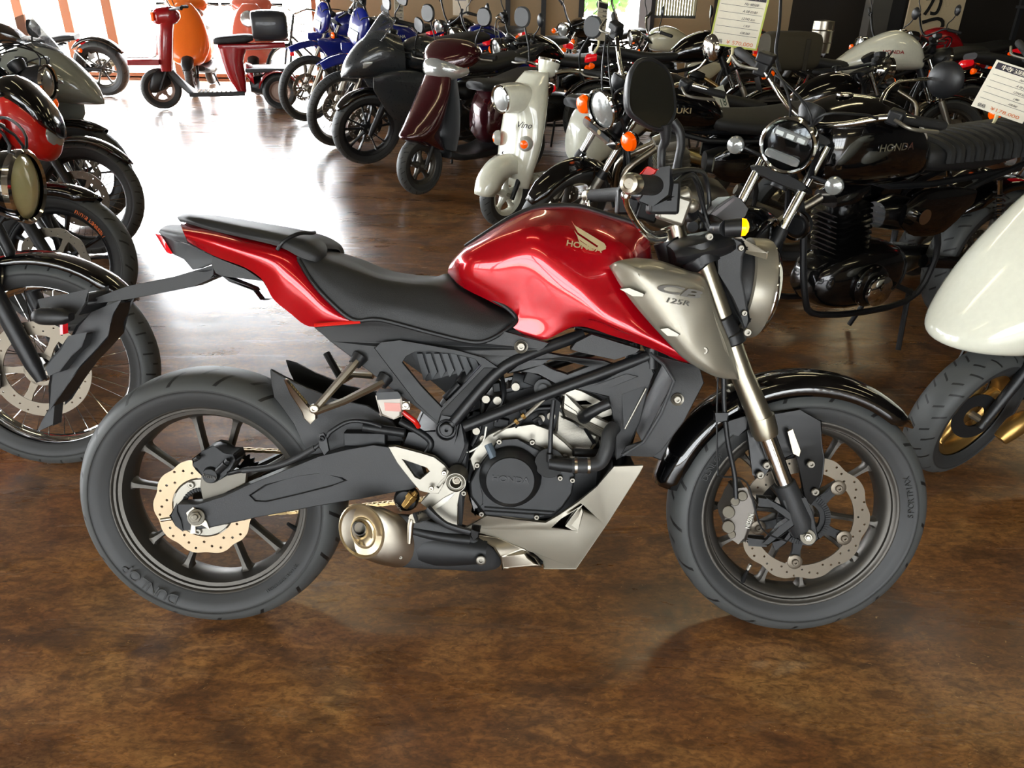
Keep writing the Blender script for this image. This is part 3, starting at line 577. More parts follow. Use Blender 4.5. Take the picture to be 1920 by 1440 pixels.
# handlebar, grips, controls -------------------------------------------
HB = B().tube([P(1205, 346, .36), P(1245, 352, .24), P(1280, 372, .14), P(1298, 400, .07), P(1298, 405, 0), P(1298, 405, 0)+V((0, .07, 0)), V((P(1280, 372, .14).x, .14, P(1280, 372, .14).z)), V((P(1245, 352, .24).x, .24, P(1245, 352, .24).z)), V((P(1205, 346, .36).x, .36, P(1205, 346, .36).z))], .011, 14, sm=5).build('handlebar', BLK, BK)
g0, g1 = P(1190, 345, .385), P(1238, 349, .26)
def my(p): return V((p.x, -p.y, p.z))
for s in (0, 1):
    a, c = (g0, g1) if not s else (my(g0), my(g1))
    GP = B().tube([a, a.lerp(c, .1), a.lerp(c, .9), c], [.017, .0165, .0175, .021], 20).build('grip', RUBP, HB)
    d = (a-c).normalized(); b = B(); b.lathe([(-.004, .013), (0, .0175), (.018, .0175), (.026, .015), (.028, .009), (.024, .008), (.024, .0005)], c=a+d*.004, ax=d, n=26); b.build('bar_end_weight', STL, HB)
    b = B(); e = c-d*.02; b.tube([c, e], .024, 16); b.box(e+V((.0, 0, -.02)), (.055, .05, .06)); b.build('switch_box', BLK, HB, bev=.006)
    l = [P(1174, 366, .37), P(1176, 384, .36), P(1188, 408, .34), P(1205, 430, .30), P(1225, 444, .25), P(1245, 442, .21)]
    if s: l = [my(p) for p in l]
    b = B(); b.tube(l, [.0065, .005, .005, .006, .007, .008], 10, sm=5, sc=(1, 1.5)); b.ball(l[0], .009); b.build('lever', CHR, HB)
    b = B(); q = P(1262, 392, .22) if not s else my(P(1285, 392, .22)); b.box(q, (.05, .045, .05), R_(.3, 'Y').to_3x3()); b.tube([q+V((-.02, 0, .01)), q+V((.03, 0, .03))], .015, 12); b.build('master_cylinder', ALU if not s else EBK, HB, bev=.005)
B().ball(P(1297, 386, .2), .0135).build('cylinder_cap', ALU, HB)
b = B(); b.join(plate([(1232, 322), (1252, 318), (1262, 345), (1258, 370), (1225, 380), (1205, 372), (1206, 355)], .3, .05)); b.build('switch_housing', BLK, HB, bev=.006)
plate([(1200, 328), (1215, 314), (1233, 318), (1228, 326), (1212, 330), (1204, 334)], .31, .02).build('kill_switch', RD3, HB, bev=.003)
# mirrors
ml = [(1174, 144), (1180, 130), (1193, 114), (1217, 109), (1240, 119), (1255, 132), (1266, 158), (1272, 195), (1271, 215), (1262, 232), (1247, 245), (1222, 242), (1200, 231), (1180, 217), (1171, 200), (1170, 172)]
mq = [P(x, y, .30) for x, y in ml]; mc = sum(mq, V())/len(mq)
b = B(); fn = V((.25, -1, -.05)).normalized()
mq = [q-fn*((q-mc).dot(fn)) for q in mq]   # flatten on the mirror's own plane
ri = cr(mq, 4, True)
b.grid([[mc+(q-mc)*k+fn*h for q in ri] for k, h in ((.001, .004), (.90, .004), (.93, .007), (1.0, .005), (1.02, -.004), (.96, -.018), (.75, -.03), (.4, -.038), (.001, -.04))], cv=True)
MI = b.build('mirror', BLK, HB, ang=60)
b = B(); b.grid([[mc+(q-mc)*k+fn*.0048 for q in ri] for k in (.001, .5, .9)], cv=True); b.build('mirror_glass', GLS, MI)
B().tube([P(1247, 232, .29), P(1248, 262, .28), P(1241, 282, .27), P(1240, 330, .26), P(1241, 348, .25)], [.012, .0085, .0075, .0075, .012], 12, sm=4).build('mirror_stem', BLK, MI)
off = P(1262, 180, -.25)-mc; off.y = .0
m2 = B(); dy = V((P(1285, 190, -.22).x-mc.x, 0, P(1235, 190, -.22).z-mc.z)); fn2 = V((.25, -1, -.05)).normalized()
mc2 = P(1232, 190, -.22)
m2.grid([[mc2+(q-mc)*k+fn2*h for q in ri] for k, h in ((.001, .004), (.90, .004), (.93, .007), (1.0, .005), (1.02, -.004), (.96, -.018), (.75, -.03), (.4, -.038), (.001, -.04))], cv=True)
M2 = m2.build('mirror', BLK, HB, ang=60)
B().tube([P(1262, 228, -.22), P(1274, 245, -.22), P(1277, 270, -.22), P(1272, 300, -.22), P(1268, 325, -.22), P(1266, 345, -.24)], [.012, .011, .010, .010, .012, .014], 12, sm=4).build('mirror_stem', BLK, M2)
# cables
b = B()
for pts in (((1258, 322, .2), (1300, 318, .1), (1322, 330, .02), (1330, 380, 0), (1322, 430, .02)), ((1256, 330, .2), (1290, 322, .1), (1312, 345, .02), (1318, 390, 0), (1316, 430, .02)), ((1262, 345, .2), (1290, 328, .12), (1305, 340, .08), (1322, 400, .05), (1330, 425, .05)), ((1262, 372, .2), (1290, 385, .1), (1318, 410, .05), (1330, 432, .05)), ((1248, 318, .24), (1252, 350, .2), (1275, 360, .16), (1290, 362, .12))):
    b.tube([P(*p) for p in pts], .0048, 8, sm=6)
b.split('control_cable', BLK, HB)
# meter
b = B(); b.join(plate([(1330, 402), (1344, 386), (1374, 367), (1390, 373), (1404, 391), (1398, 406), (1381, 419), (1358, 414), (1345, 408)], .06, .12)); MT = b.build('instrument_panel', mat('meter_housing', '1a1715', .4), BK, bev=.006)
plate([(1333, 401), (1374, 371), (1379, 374), (1342, 405)], .062, .13).build('instrument_screen', mat('screen_glass', '2a0f0c', .35, coat=.2), MT)
# front turn signal
b = B(); b.tube([P(1340, 428, .10), P(1356, 428, .14), P(1362, 428, .15)], [.012, .012, .0165], 14); b.tube([P(1360, 428, .15), P(1392, 426, .16)], [.0165, .0175], 16); TS = b.build('front_turn_signal', BLK, BK)
b = B(); a = P(1390, 426, .16); c = P(1401, 426, .162); b.lathe([(0, .0175), (.008, .016), (.013, .009), (.015, .0005)], c=a, ax=c-a, n=18); b.build('signal_lens', AMBL, TS)
b = B(); b.tube([my(P(1340, 428, .10)), my(P(1362, 428, .15)), my(P(1392, 426, .16))], [.012, .0165, .0175], 14); b.build('front_turn_signal', BLK, BK)
# headlight
hd = P(1410, 540, 0); ax = V((.985, 0, -.12)).normalized()
HL = B().lathe([(-.10, .0005), (-.10, .05), (-.075, .078), (-.045, .090), (-.02, .094), (.012, .096)], c=hd, ax=ax, n=56).build('headlight', MBK, BK); B().lathe([(-.028, .094), (-.030, .101), (-.026, .106), (.010, .109), (.018, .106), (.02, .098)], c=hd, ax=ax, n=56).build('headlight_band', SIL, HL)
B().lathe([(.012, .098), (.022, .101), (.03, .094), (.034, .088)], c=hd, ax=ax, n=56).build('headlight_ring', CHR, HL)
B().lathe([(.022, .096), (.030, .07), (.036, .04), (.038, .0005)], c=hd, ax=ax, n=56).build('headlight_lens', CLR, HL)
plate([(1342, 485, .11), (1358, 470, .11), (1374, 450, .115), (1392, 452, .115), (1400, 466, .115), (1392, 482, .112), (1390, 520, .11), (1400, 570, .11), (1406, 600, .11), (1398, 612, .11), (1385, 590, .11), (1372, 560, .11), (1350, 510, .11)], .115, .012).pair().build('headlight_bracket', MBK, BK, bev=.004)
b = B(); bolt(b, P(1389, 465, .118), .0065); bolt(b, P(1395, 587, .114), .0065); b.split('bracket_bolt', BOLT, BK)
plate([(1376, 448, .10), (1390, 447, .10), (1412, 458, .10), (1440, 474, .095), (1436, 484, .1), (1405, 475, .105), (1384, 470, .105)], .10, .2).build('headlight_cowl', SIL, BK, bev=.004)
# fender
fc = (WBM, RFM); b = B(); rows = []
for i in range(41):
    a = rad(40+(169-40)*i/40); t = i/40; r = .325+.012*t; hwid = .066*min(1, (t/.10+.25))*(1 if t < .9 else 1-.25*(t-.9)/.1)
    prof = [(-1, -.042), (-.97, -.018), (-.80, -.004), (-.4, .004), (0, .006), (.4, .004), (.80, -.004), (.97, -.018), (1, -.042)]
    k = min(1, t/.12+.15)
    rows.append([V((fc[0]+cos(a)*(r+dz*k-.004), y*hwid, fc[1]+sin(a)*(r+dz*k-.004))) for y, dz in prof])
b.grid(rows); FD = b.build('front_fender', GBK, BK, solid=.003, ang=60)
b = plate([(1405, 770, .075), (1455, 775, .075), (1500, 770, .075), (1540, 790, .075), (1541, 830, .08), (1546, 860, .085), (1542, 900, .09), (1532, 930, .095), (1520, 945, .10), (1508, 930, .1), (1498, 880, .095), (1490, 850, .09), (1450, 870, .09), (1430, 895, .09), (1412, 890, .09), (1404, 840, .085), (1398, 800, .08)], .09, .006)
b.pair().build('fender_stay', mat('satin_black_stay', '0b0b0c', .35), FD, bev=.003)
b = B()
for q in ((1425, 890), (1520, 870), (1528, 922), (1437, 872)): bolt(b, P(q[0], q[1], .10), .009)
b.split('fender_bolt', BOLT, FD)
plate([(1478, 810), (1486, 806), (1502, 845), (1498, 855), (1488, 850)], .10, .006).build('fender_clip', STL, FD, bev=.001)
plate([(1368, 792), (1400, 782), (1402, 805), (1384, 815), (1370, 810)], .085, .02).build('cable_guide', BLK, FD, bev=.003)
# front caliper
b = plate([(1372, 935), (1382, 920), (1398, 918), (1410, 930), (1420, 945), (1414, 965), (1398, 1012), (1385, 1016), (1370, 1005), (1360, 980), (1358, 965), (1366, 950)], .115, .055)
CP = b.build('front_brake_caliper', mat('caliper_grey', '75706a', .45, metal=.5), BK, bev=.005)
b = B()
for q in ((1366, 960, .014), (1366, 988, .014), (1378, 940, .01), (1372, 1002, .009)): b.cyl(P(q[0], q[1], .11), P(q[0], q[1], .13), q[2], n=18)
b.cyl(P(1392, 930, .10), P(1392, 930, .125), .011, n=18); b.split('caliper_bolt', BOLT, CP, bev=.002)
text('NISSIN', WD, CP, basis(P(1405, 977, .1165), P(1412, 955, .1165)-P(1398, 1000, .1165), P(1395, 972, .1165)-P(1405, 977, .1165)), w=.034, h=.010)
B().tube([P(1357, 705, .12), P(1358, 765, .12), P(1365, 830, .12), P(1377, 890, .12), P(1380, 935, .125)], .0052, 10, sm=6).build('front_brake_hose', BLK, BK)
B().tube([P(1346, 706, .12), P(1344, 790, .12), P(1346, 880, .12), P(1352, 893, .12), (P(1400, 905, .12)), P(1428, 990, .12), P(1475, 1015, .12)], .002, 6, sm=6).build('sensor_wire', BLK, BK)
b = plate([(1343, 776), (1364, 776), (1365, 790), (1344, 790)], .13, .02); b.build('hose_clip', BLK, BK, bev=.002)
plate([(1450, 1018), (1470, 1010), (1480, 1000), (1484, 1006), (1472, 1020), (1455, 1030)], .10, .012).build('speed_sensor', BLK, FK, bev=.002)
# engine -----------------------------------------------------------------
plate([(885, 800), (930, 750), (1010, 730), (1080, 770), (1130, 850), (1120, 930), (1060, 970), (950, 985), (890, 960), (870, 900)], .09, .20).build('engine_block', BDK, BK, bev=.008)
UC = plate([(880, 860), (893, 838), (915, 815), (935, 805), (965, 803), (1000, 798), (1030, 805), (1060, 830), (1080, 850), (1078, 880), (1040, 860), (1000, 845), (935, 828), (920, 850), (905, 868), (890, 880)], .118, .22).build('upper_crankcase', ALU, BK, bev=.004)
CC = plate([(892, 880), (905, 862), (922, 842), (935, 830), (970, 827), (1003, 838), (1030, 850), (1048, 862), (1068, 868), (1078, 890), (1072, 925), (1055, 950), (1035, 968), (985, 972), (915, 965), (900, 955), (882, 930), (880, 905)], .14, .10).build('crankcase_cover', EBK, BK, bev=.006, seg=3)
b = B(); b.lathe([(-.02, .066), (.0, .066), (.012, .062), (.020, .052), (.0205, .0515), (.024, .050), (.024, .0005)], c=P(957, 895, .15), ax=(0, -1, 0), n=64); CL = b.build('clutch_cover', EBK, CC)
text('HONDA', BLK, CL, basis(P(958, 899, .1755), (1, 0, -.06), (0, 0, 1)), w=.078, h=.013, off=.02)
b = B()
for q in ((895, 871), (936, 827), (998, 828), (1011, 859), (1059, 856), (1050, 895), (1073, 899), (903, 962), (870, 923), (1006, 968)): bolt(b, P(q[0], q[1], .142), .0062, h=.008)
b.split('cover_bolt', BOLT, CC)
b = B()
for z in (952, 959): b.tube([P(908, z-1, .142), P(1040, z+8, .142)], .0015, 6)
b.split('cover_rib', EBK, CC)
b = plate([(882, 905), (895, 903), (905, 925), (905, 945), (890, 955), (880, 935)], .139, .02); b.build('cover_window', GBK, CC, bev=.003)
b = B(); b.cyl(P(1030, 868, .13), P(1030, 868, .16), .031, n=32); b.tube([P(1030, 868, .165), P(1045, 870, .168), P(1072, 873, .165)], [.013, .0145, .015], 16); b.tube([P(1031, 850, .165), P(1031, 866, .165)], .007, 12); b.build('water_pump', EBK, CC, bev=.001)
HS = B().tube([P(1072, 873, .165), P(1100, 873, .165), P(1125, 866, .16), P(1138, 840, .155), P(1142, 815, .145), P(1152, 800, .13)], .0155, 16, sm=8).build('radiator_hose', MBK, BK)
b = B()
for q in ((1079, 873, .1655), (1103, 873, .165)): b.tube([P(q[0]-2, q[1], q[2]), P(q[0]+3, q[1], q[2])], .017, 18)
b.split('hose_band', STL, HS)
B().tube([P(1031, 862, .16), P(1033, 800, .155), P(1038, 750, .145)], .0052, 10).build('coolant_pipe', BLK, BK)
B().tube([P(1075, 848, .13), P(1115, 850, .12), P(1150, 850, .08)], .009, 10).build('lower_hose', BLK, BK)
cy = [(1033, 815, .09), (1040, 805, .09), (1052, 780, .09), (1098, 800, .09), (1124, 815, .09), (1120, 828, .09), (1098, 848, .09), (1084, 842, .09)]
CYL = plate(cy, .09, .16).build('cylinder', ALU, BK, bev=.008, seg=4)
plate([(1052, 762), (1062, 745), (1078, 750), (1096, 768), (1130, 785), (1146, 792), (1133, 818), (1098, 802), (1056, 783)], .095, .17).build('cylinder_head', ALU, CYL, bev=.006)
plate([(1055, 740), (1075, 730), (1092, 734), (1120, 748), (1148, 765), (1148, 778), (1120, 785), (1096, 768), (1075, 752), (1062, 752)], .09, .16).build('head_cover', ALU, CYL, bev=.007, seg=3)
b = B()
for k in range(5):
    t = k/5; b.tube([P(1058+t*6-2, 776+t*11-8, .098), P(1132+t*-8, 812+t*12-6, .098)], .0022, 6)
b.split('cylinder_rib', ALU, CYL)
B().tube([P(1095, 782, .10), P(1103, 776, .13), P(1125, 764, .14), P(1142, 756, .14)], [.015, .013, .011, .012], 14).build('spark_plug_cap', BLK, CYL)
plate([(1098, 722), (1140, 735), (1160, 770), (1150, 795), (1120, 760)], .06, .1).build('intake_duct', BLK, BK, bev=.005)
b = B(); b.cyl(P(1018, 728, .10), P(1018, 728, .12), .019, n=24); b.cyl(P(1018, 728, .12), P(1018, 728, .128), .009, n=16); b.tube([P(960, 715, .06), P(1010, 725, .06), P(1050, 735, .05)], .022, 14); b.build('throttle_body', GRY, BK)
b = plate([(938, 768), (950, 735), (975, 728), (990, 740), (1000, 760), (990, 790), (940, 800)], .08, .1); b.build('electrics_cover', BLK, BK, bev=.006)
B().tube([P(925, 818, .13), P(960, 795, .14), P(985, 780, .142), P(1020, 748, .14)], [.0018, .0018, .0045, .0045], 8).build('clutch_cable', ALU, BK)
b = B()
for q in ((966, 792), (979, 782)): b.cyl(P(q[0], q[1], .141), P(q[0]+5, q[1]-4, .141), .007, n=8)
b.split('cable_adjuster', GLD, BK)
B().tube([P(915, 833, .15), P(926, 858, .16)], .0095, 8, sc=(1, .8)).build('sensor_plug', mat('slate_plastic', '55626e', .5), BK)
B().tube([P(912, 800, .13), P(905, 830, .13), P(885, 845, .12), P(872, 848, .12)], .002, 6, sm=6).build('engine_wire', WD, BK)
b = B()
for a in (((880, 700, .04), (905, 740, .08), (900, 800, .1), (885, 835, .1)), ((860, 810, .1), (875, 830, .12), (870, 850, .12), (862, 868, .12)), ((940, 700, .06), (945, 740, .1), (930, 790, .1)), ((965, 800, .12), (1000, 770, .1), (1035, 765, .1)), ((1000, 790, .13), (1010, 785, .13), (1015, 795, .13))): b.tube([P(*p) for p in a], .005, 8, sm=5)
b.split('wiring', BLK, BK)
b = B()
for i in range(26):
    q = P(random.uniform(870, 1060), random.uniform(700, 860), random.uniform(.02, .09)); b.box(q, (random.uniform(.015, .04), .03, random.uniform(.01, .03)), R_(random.uniform(-.6, .6), 'Y').to_3x3())
b.split('engine_fitting', BDK, BK, bev=.002)
b = B()
for i in range(12): q = P(random.uniform(880, 1040), random.uniform(720, 850), random.uniform(.06, .11)); b.cyl(q, q+V((0, -.012, 0)), random.uniform(.005, .009), n=10)
b.split('engine_bolt', BOLT, BK)
# shock lower / linkage clutter
b = B()
for q, w, h in (((690, 815), .09, .03), ((735, 840), .05, .04), ((705, 850), .03, .02)): b.box(P(q[0], q[1], .07), (w, .08, h))
b.tube([P(750, 790, .11), P(790, 812, .12), P(808, 830, .12), P(800, 850, .12)], .0075, 10, sm=5); b.tube([P(680, 800, .11), P(760, 812, .11)], .010, 10); b.build('rear_linkage', EBK, BK, bev=.002)
# brake reservoir
RS = plate([(708, 745), (749, 743), (755, 752), (753, 779), (738, 783), (714, 777)], .15, .03).build('brake_reservoir', mat('reservoir_plastic', 'd8cfc4', .35, trans=.3), BK, bev=.004, seg=3)
plate([(706, 737), (745, 735), (752, 741), (750, 747), (708, 749)], .152, .034).build('reservoir_cap', GRY, RS, bev=.003)
plate([(720, 755), (750, 756), (752, 772), (722, 770)], .151, .028).build('reservoir_fluid', mat('fluid_pink', 'c98a80', .4), RS)
b = B(); bolt(b, P(761, 760, .15), .008); b.join(plate([(752, 752), (768, 753), (768, 768), (754, 768)], .148, .01)); b.build('reservoir_bolt', STL, RS)
B().tube([P(755, 772, .14), P(768, 782, .14), P(778, 790, .14), P(785, 800, .13)], .0055, 10, sm=5).build('reservoir_hose', RD3, RS)
# pillion footpeg bracket
PB = B()
PB.tube([P(670, 676, .145), P(660, 688, .15), P(590, 768, .17)], [.012, .013, .011], 8, sc=(1, .7)); PB.tube([P(719, 715, .145), P(700, 725, .15), P(646, 752, .165), P(592, 772, .17)], [.012, .013, .011, .011], 8, sc=(1, .7)); PBO = PB.build('pillion_peg_bracket', STL, BK, ang=30)
b = B(); b.tube([P(664, 684, .145), P(676, 668, .135)], [.013, .017], 16); b.tube([P(713, 722, .145), P(724, 706, .135)], [.013, .017], 16); b.split('bracket_boss', BLK, PBO)
plate([(533, 712, .22), (537, 714, .22), (575, 760, .18), (592, 778, .17), (592, 786, .17), (582, 794, .17), (570, 785, .175), (566, 772, .18), (545, 740, .2)], .18, .012).build('pillion_peg', STL, PBO, bev=.003)
b = B()
for k in range(8): t = k/7; b.ball(P(545+t*28, 722+t*32, .205-t*.03), .0045, n=8)
b.split('peg_rubber', mat('peg_rubber_ochre', '6a5a35', .6), PBO)
bolt(B(), P(589, 766, .18), .01).build('peg_bolt', STL, PBO)
b = B(); o = V((0, .0, 0)); fp = [my(P(670, 676, .145)), my(P(640, 720, .17)), my(P(719, 715, .145))]
B().tube([P(612, 662, -.20), P(640, 712, -.18)], .009, 8).build('far_pillion_peg', EBK, BK)
B().tube([P(640, 715, -.17), P(662, 702, -.16), P(700, 705, -.15)], .008, 8).build('far_peg_bracket', STL, BK)
b = B(); [b.box(P(616+i*5, 664+i*7, -.205), (.012, .02, .004), R_(.6, 'Y').to_3x3()) for i in range(6)]; b.split('far_peg_tread', STL, BK)
# rider step bracket
ST = plate([(728, 838), (741, 838), (790, 850), (815, 858), (833, 872), (842, 884), (840, 895), (822, 925), (806, 924), (787, 920), (770, 900), (745, 868)], .158, .012, [[(754, 861), (800, 877), (806, 884), (788, 899), (778, 895)], [(826, 903), (836, 893), (838, 897), (822, 916), (818, 913)]]).build('step_bracket', ALU, BK, bev=.003, seg=3)
plate([(840, 888), (868, 905), (862, 925), (858, 945), (858, 988), (846, 984), (800, 952), (790, 943), (805, 925), (822, 905)], .15, .018).build('step_bracket_lower', ALU, ST, bev=.004, seg=3)
plate([(805, 955), (832, 935), (852, 925), (840, 940), (825, 950), (812, 956)], .153, .006).build('step_bracket_rib', WD, ST, bev=.003)
b = B(); b.lathe([(.02, .012), (.02, .0135), (.012, .015), (.014, .0195), (.022, .0195), (.022, .021), (-.03, .023)], c=P(856, 899, .165), ax=(0, -1, 0), n=32); b.build('pivot_boss', ALU, ST)
b = B(); b.cyl(P(856, 899, .165), P(856, 900, .182), .0105, n=6); b.cyl(P(856, 900, .182), P(857, 901, .186), .006, n=14); b.build('pivot_nut', STL, ST, bev=.001)
b = B(); bolt(b, P(833, 886, .17), .0055); bolt(b, P(809, 915, .17), .0055); b.split('bracket_bolt', STL, ST)
FP = B().tube([P(800, 966, .16), P(776, 972, .22)], [.013, .012], 10, sc=(1, .8)).build('rider_footpeg', STL, BK)
b = B(); [b.tube([P(796-i*5, 957+i*1.2, .17+i*.014), P(802-i*5, 975+i*1.2, .17+i*.014)], .0035, 6) for i in range(5)]; b.split('peg_tread', RUBP, FP)
B().tube([P(772, 975, .215), P(770, 985, .22), P(768, 1018, .22)], [.0075, .0065, .005], 10).build('peg_feeler', STL, FP)
BP = B().tube([P(800, 955, .175), P(815, 968, .18), P(835, 983, .18), P(860, 992, .18), P(888, 999, .185)], [.010, .007, .006, .006, .006], 8, sm=5, sc=(1, 1.3)).build('brake_pedal', BLK, BK)
plate([(885, 995), (899, 997), (897, 1008), (888, 1012), (882, 1004)], .20, .03).build('pedal_pad', RUBP, BP, bev=.002)
b = B(); b.lathe([(0, .0005), (0, .022), (.012, .027), (.03, .027)], c=P(760, 940, .13), ax=(0, 1, 0), n=28); b.build('brake_switch_cover', BLK, BK)
text('MAJITA', WD, BK, basis(P(747, 952, .1312), P(753, 961, .13)-P(741, 944, .13), P(750, 948, .13)-P(745, 954, .13)), w=.022, h=.005)
b = B(); b.tube([P(781, 922, .155), P(770, 935, .155), P(758, 950, .155)], [.005, .011, .009], 6); b.cyl(P(775, 927, .155), P(768, 936, .155), .013, n=6); b.build('brake_cylinder', GLD, BK, bev=.001)
# muffler
mu = [((680, 997), .21, 43, 50, 0), ]
c0 = P(683, 999, .20)
def ell(cx, cy, rx, ry, off, tilt=0, n=40, dof=0.):
    r = []
    for i in range(n):
        a = 2*pi*i/n; x = rx*cos(a); y = ry*sin(a); r.append(P(cx+x*cos(tilt)-y*sin(tilt), cy+x*sin(tilt)+y*cos(tilt), off+dof*cos(a)))
    return r
tl = .32
MU = B()
MU.grid([ell(680, 996, 39, 52, .205, -tl), ell(695, 1000, 41, 54, .20, -tl), ell(715, 1005, 42, 56, .19, -tl), ell(737, 1012, 38, 54, .178, -tl)], cv=True)
MUO = MU.build('muffler', STL, BK, ang=60)
b = B(); b.grid([ell(680, 996, 39, 52, .205, -tl), ell(678, 996, 42, 53, .208, -tl), ell(677, 996, 40, 50, .210, -tl), ell(680, 997, 35, 45, .200, -tl), ell(681, 999, 23, 31, .196, -tl), ell(680, 999, 22, 29, .199, -tl), ell(679, 998, 19, 26, .200, -tl), ell(675, 994, 14, 18, .190, -tl), ell(675, 993, 12, 15, .194, -tl), ell(676, 993, 11, 13, .17, -tl)], cv=True)
b.build('muffler_end_cap', mat('end_cap_steel', 'b8a98c', .33, metal=.9), MUO, ang=50)
b = B(); b.grid([ell(674, 991, 11, 13, .199, -tl), ell(674, 991, 9.8, 11.8, .199, -tl), ell(680, 995, 9, 11, .12, -tl), ell(680, 995, .5, .5, .12, -tl)], cv=True); b.build('exhaust_tip', EBK, MUO)
b = B(); b.grid([ell(735, 1012, 37, 53, .178, -tl), ell(760, 1015, 42, 50, .172, -tl), ell(800, 1022, 44, 45, .165, -.2), ell(850, 1032, 42, 37, .155, 0), ell(895, 1042, 32, 30, .14, .3), ell(925, 1052, 14, 17, .13, .4), ell(936, 1058, 3, 6, .125, .4)], cv=True)
# flatten into a body with thickness
MS = b.build('muffler_body', MBK, MUO, ang=60)
b = B(); b.pod([(0, 0, .035, .045), (.05, .0, .05, .055), (.15, 0, .05, .055), (.25, 0, .03, .04)], m=T_(P(700, 1000, .12).x, -.12, P(700, 1003, .12).z) @ R_(rad(6), 'Y')); b.build('muffler_inner_shell', EBK, MUO)
b = B(); bolt(b, P(902, 1050, .17), .011); b.build('muffler_bolt', BOLT, MUO); b = B(); bolt(b, P(752, 1044, .185), .004); b.build('rivet', ALU, MUO)
B().tube([P(755, 988, .17), P(800, 1000, .165), P(845, 1008, .16), P(880, 1012, .155)], .012, 12, sm=5).build('exhaust_pipe', EBK, MUO)
# belly fairing
bf = [(870, 992, .13), (913, 968, .145), (965, 974, .15), (1023, 980, .15), (1047, 966, .15), (1085, 940, .15), (1120, 913, .15), (1142, 885, .15), (1152, 876, .15), (1205, 874, .15), (1200, 886, .15), (1140, 980, .135), (1080, 1067, .115), (1020, 1066, .11), (1019, 1052, .115), (1000, 1036, .12), (975, 1028, .125), (940, 1012, .13), (905, 1000, .13)]
BF = plate(bf, .15, .008, [[(1034, 990), (1052, 973), (1090, 950), (1078, 965), (1062, 985), (1082, 996)]]).pair().build('belly_fairing', SIL, BK, bev=.004, seg=3)
plate([(1062, 986), (1088, 951), (1094, 958), (1082, 997)], .148, .02).build('fairing_scoop', SIL, BF, bev=.002)
plate([(897, 1005, .14), (935, 1008, .13), (985, 1030, .125), (1000, 1042, .12), (1018, 1064, .115), (980, 1062, .125), (943, 1066, .13), (938, 1045, .14), (925, 1025, .145)], .135, .02, [[(985, 1038), (1002, 1047), (1012, 1060), (1005, 1058), (990, 1046)]]).build('exhaust_shield', STL, BF, bev=.003)
b = B(); q0 = P(1080, 1062, .11); q1 = P(960, 1055, .11); q2 = P(1198, 890, .14)
b.grid([[q0, my(q0)], [q2, my(q2)]]); b.grid([[q1, my(q1)], [q0, my(q0)]]); b.build('fairing_underside', EBK, BF, solid=.006)
# exhaust header & side stand (far side)
B().tube([P(1110, 800, 0), P(1150, 830, 0), P(1160, 890, 0), P(1100, 990, .03), P(980, 1030, .06), P(900, 1035, .09)], .018, 14, sm=6).build('exhaust_header', EBK, BK)
sk = (MBI @ V((.05, 1.75, .012))); B().tube([V((.60, .13, .28)), sk], [.012, .009], 10).build('side_stand', BLK, BK)
b = B(); b.cyl(sk+V((0, 0, .0)), sk+V((0, -.003, .012)), .025, n=16); b.build('stand_foot', BLK, BK)
B().tube([P(1250, 450, 0), P(1295, 575, 0)], [.03, .034], 16).build('steering_head', BLK, BK)
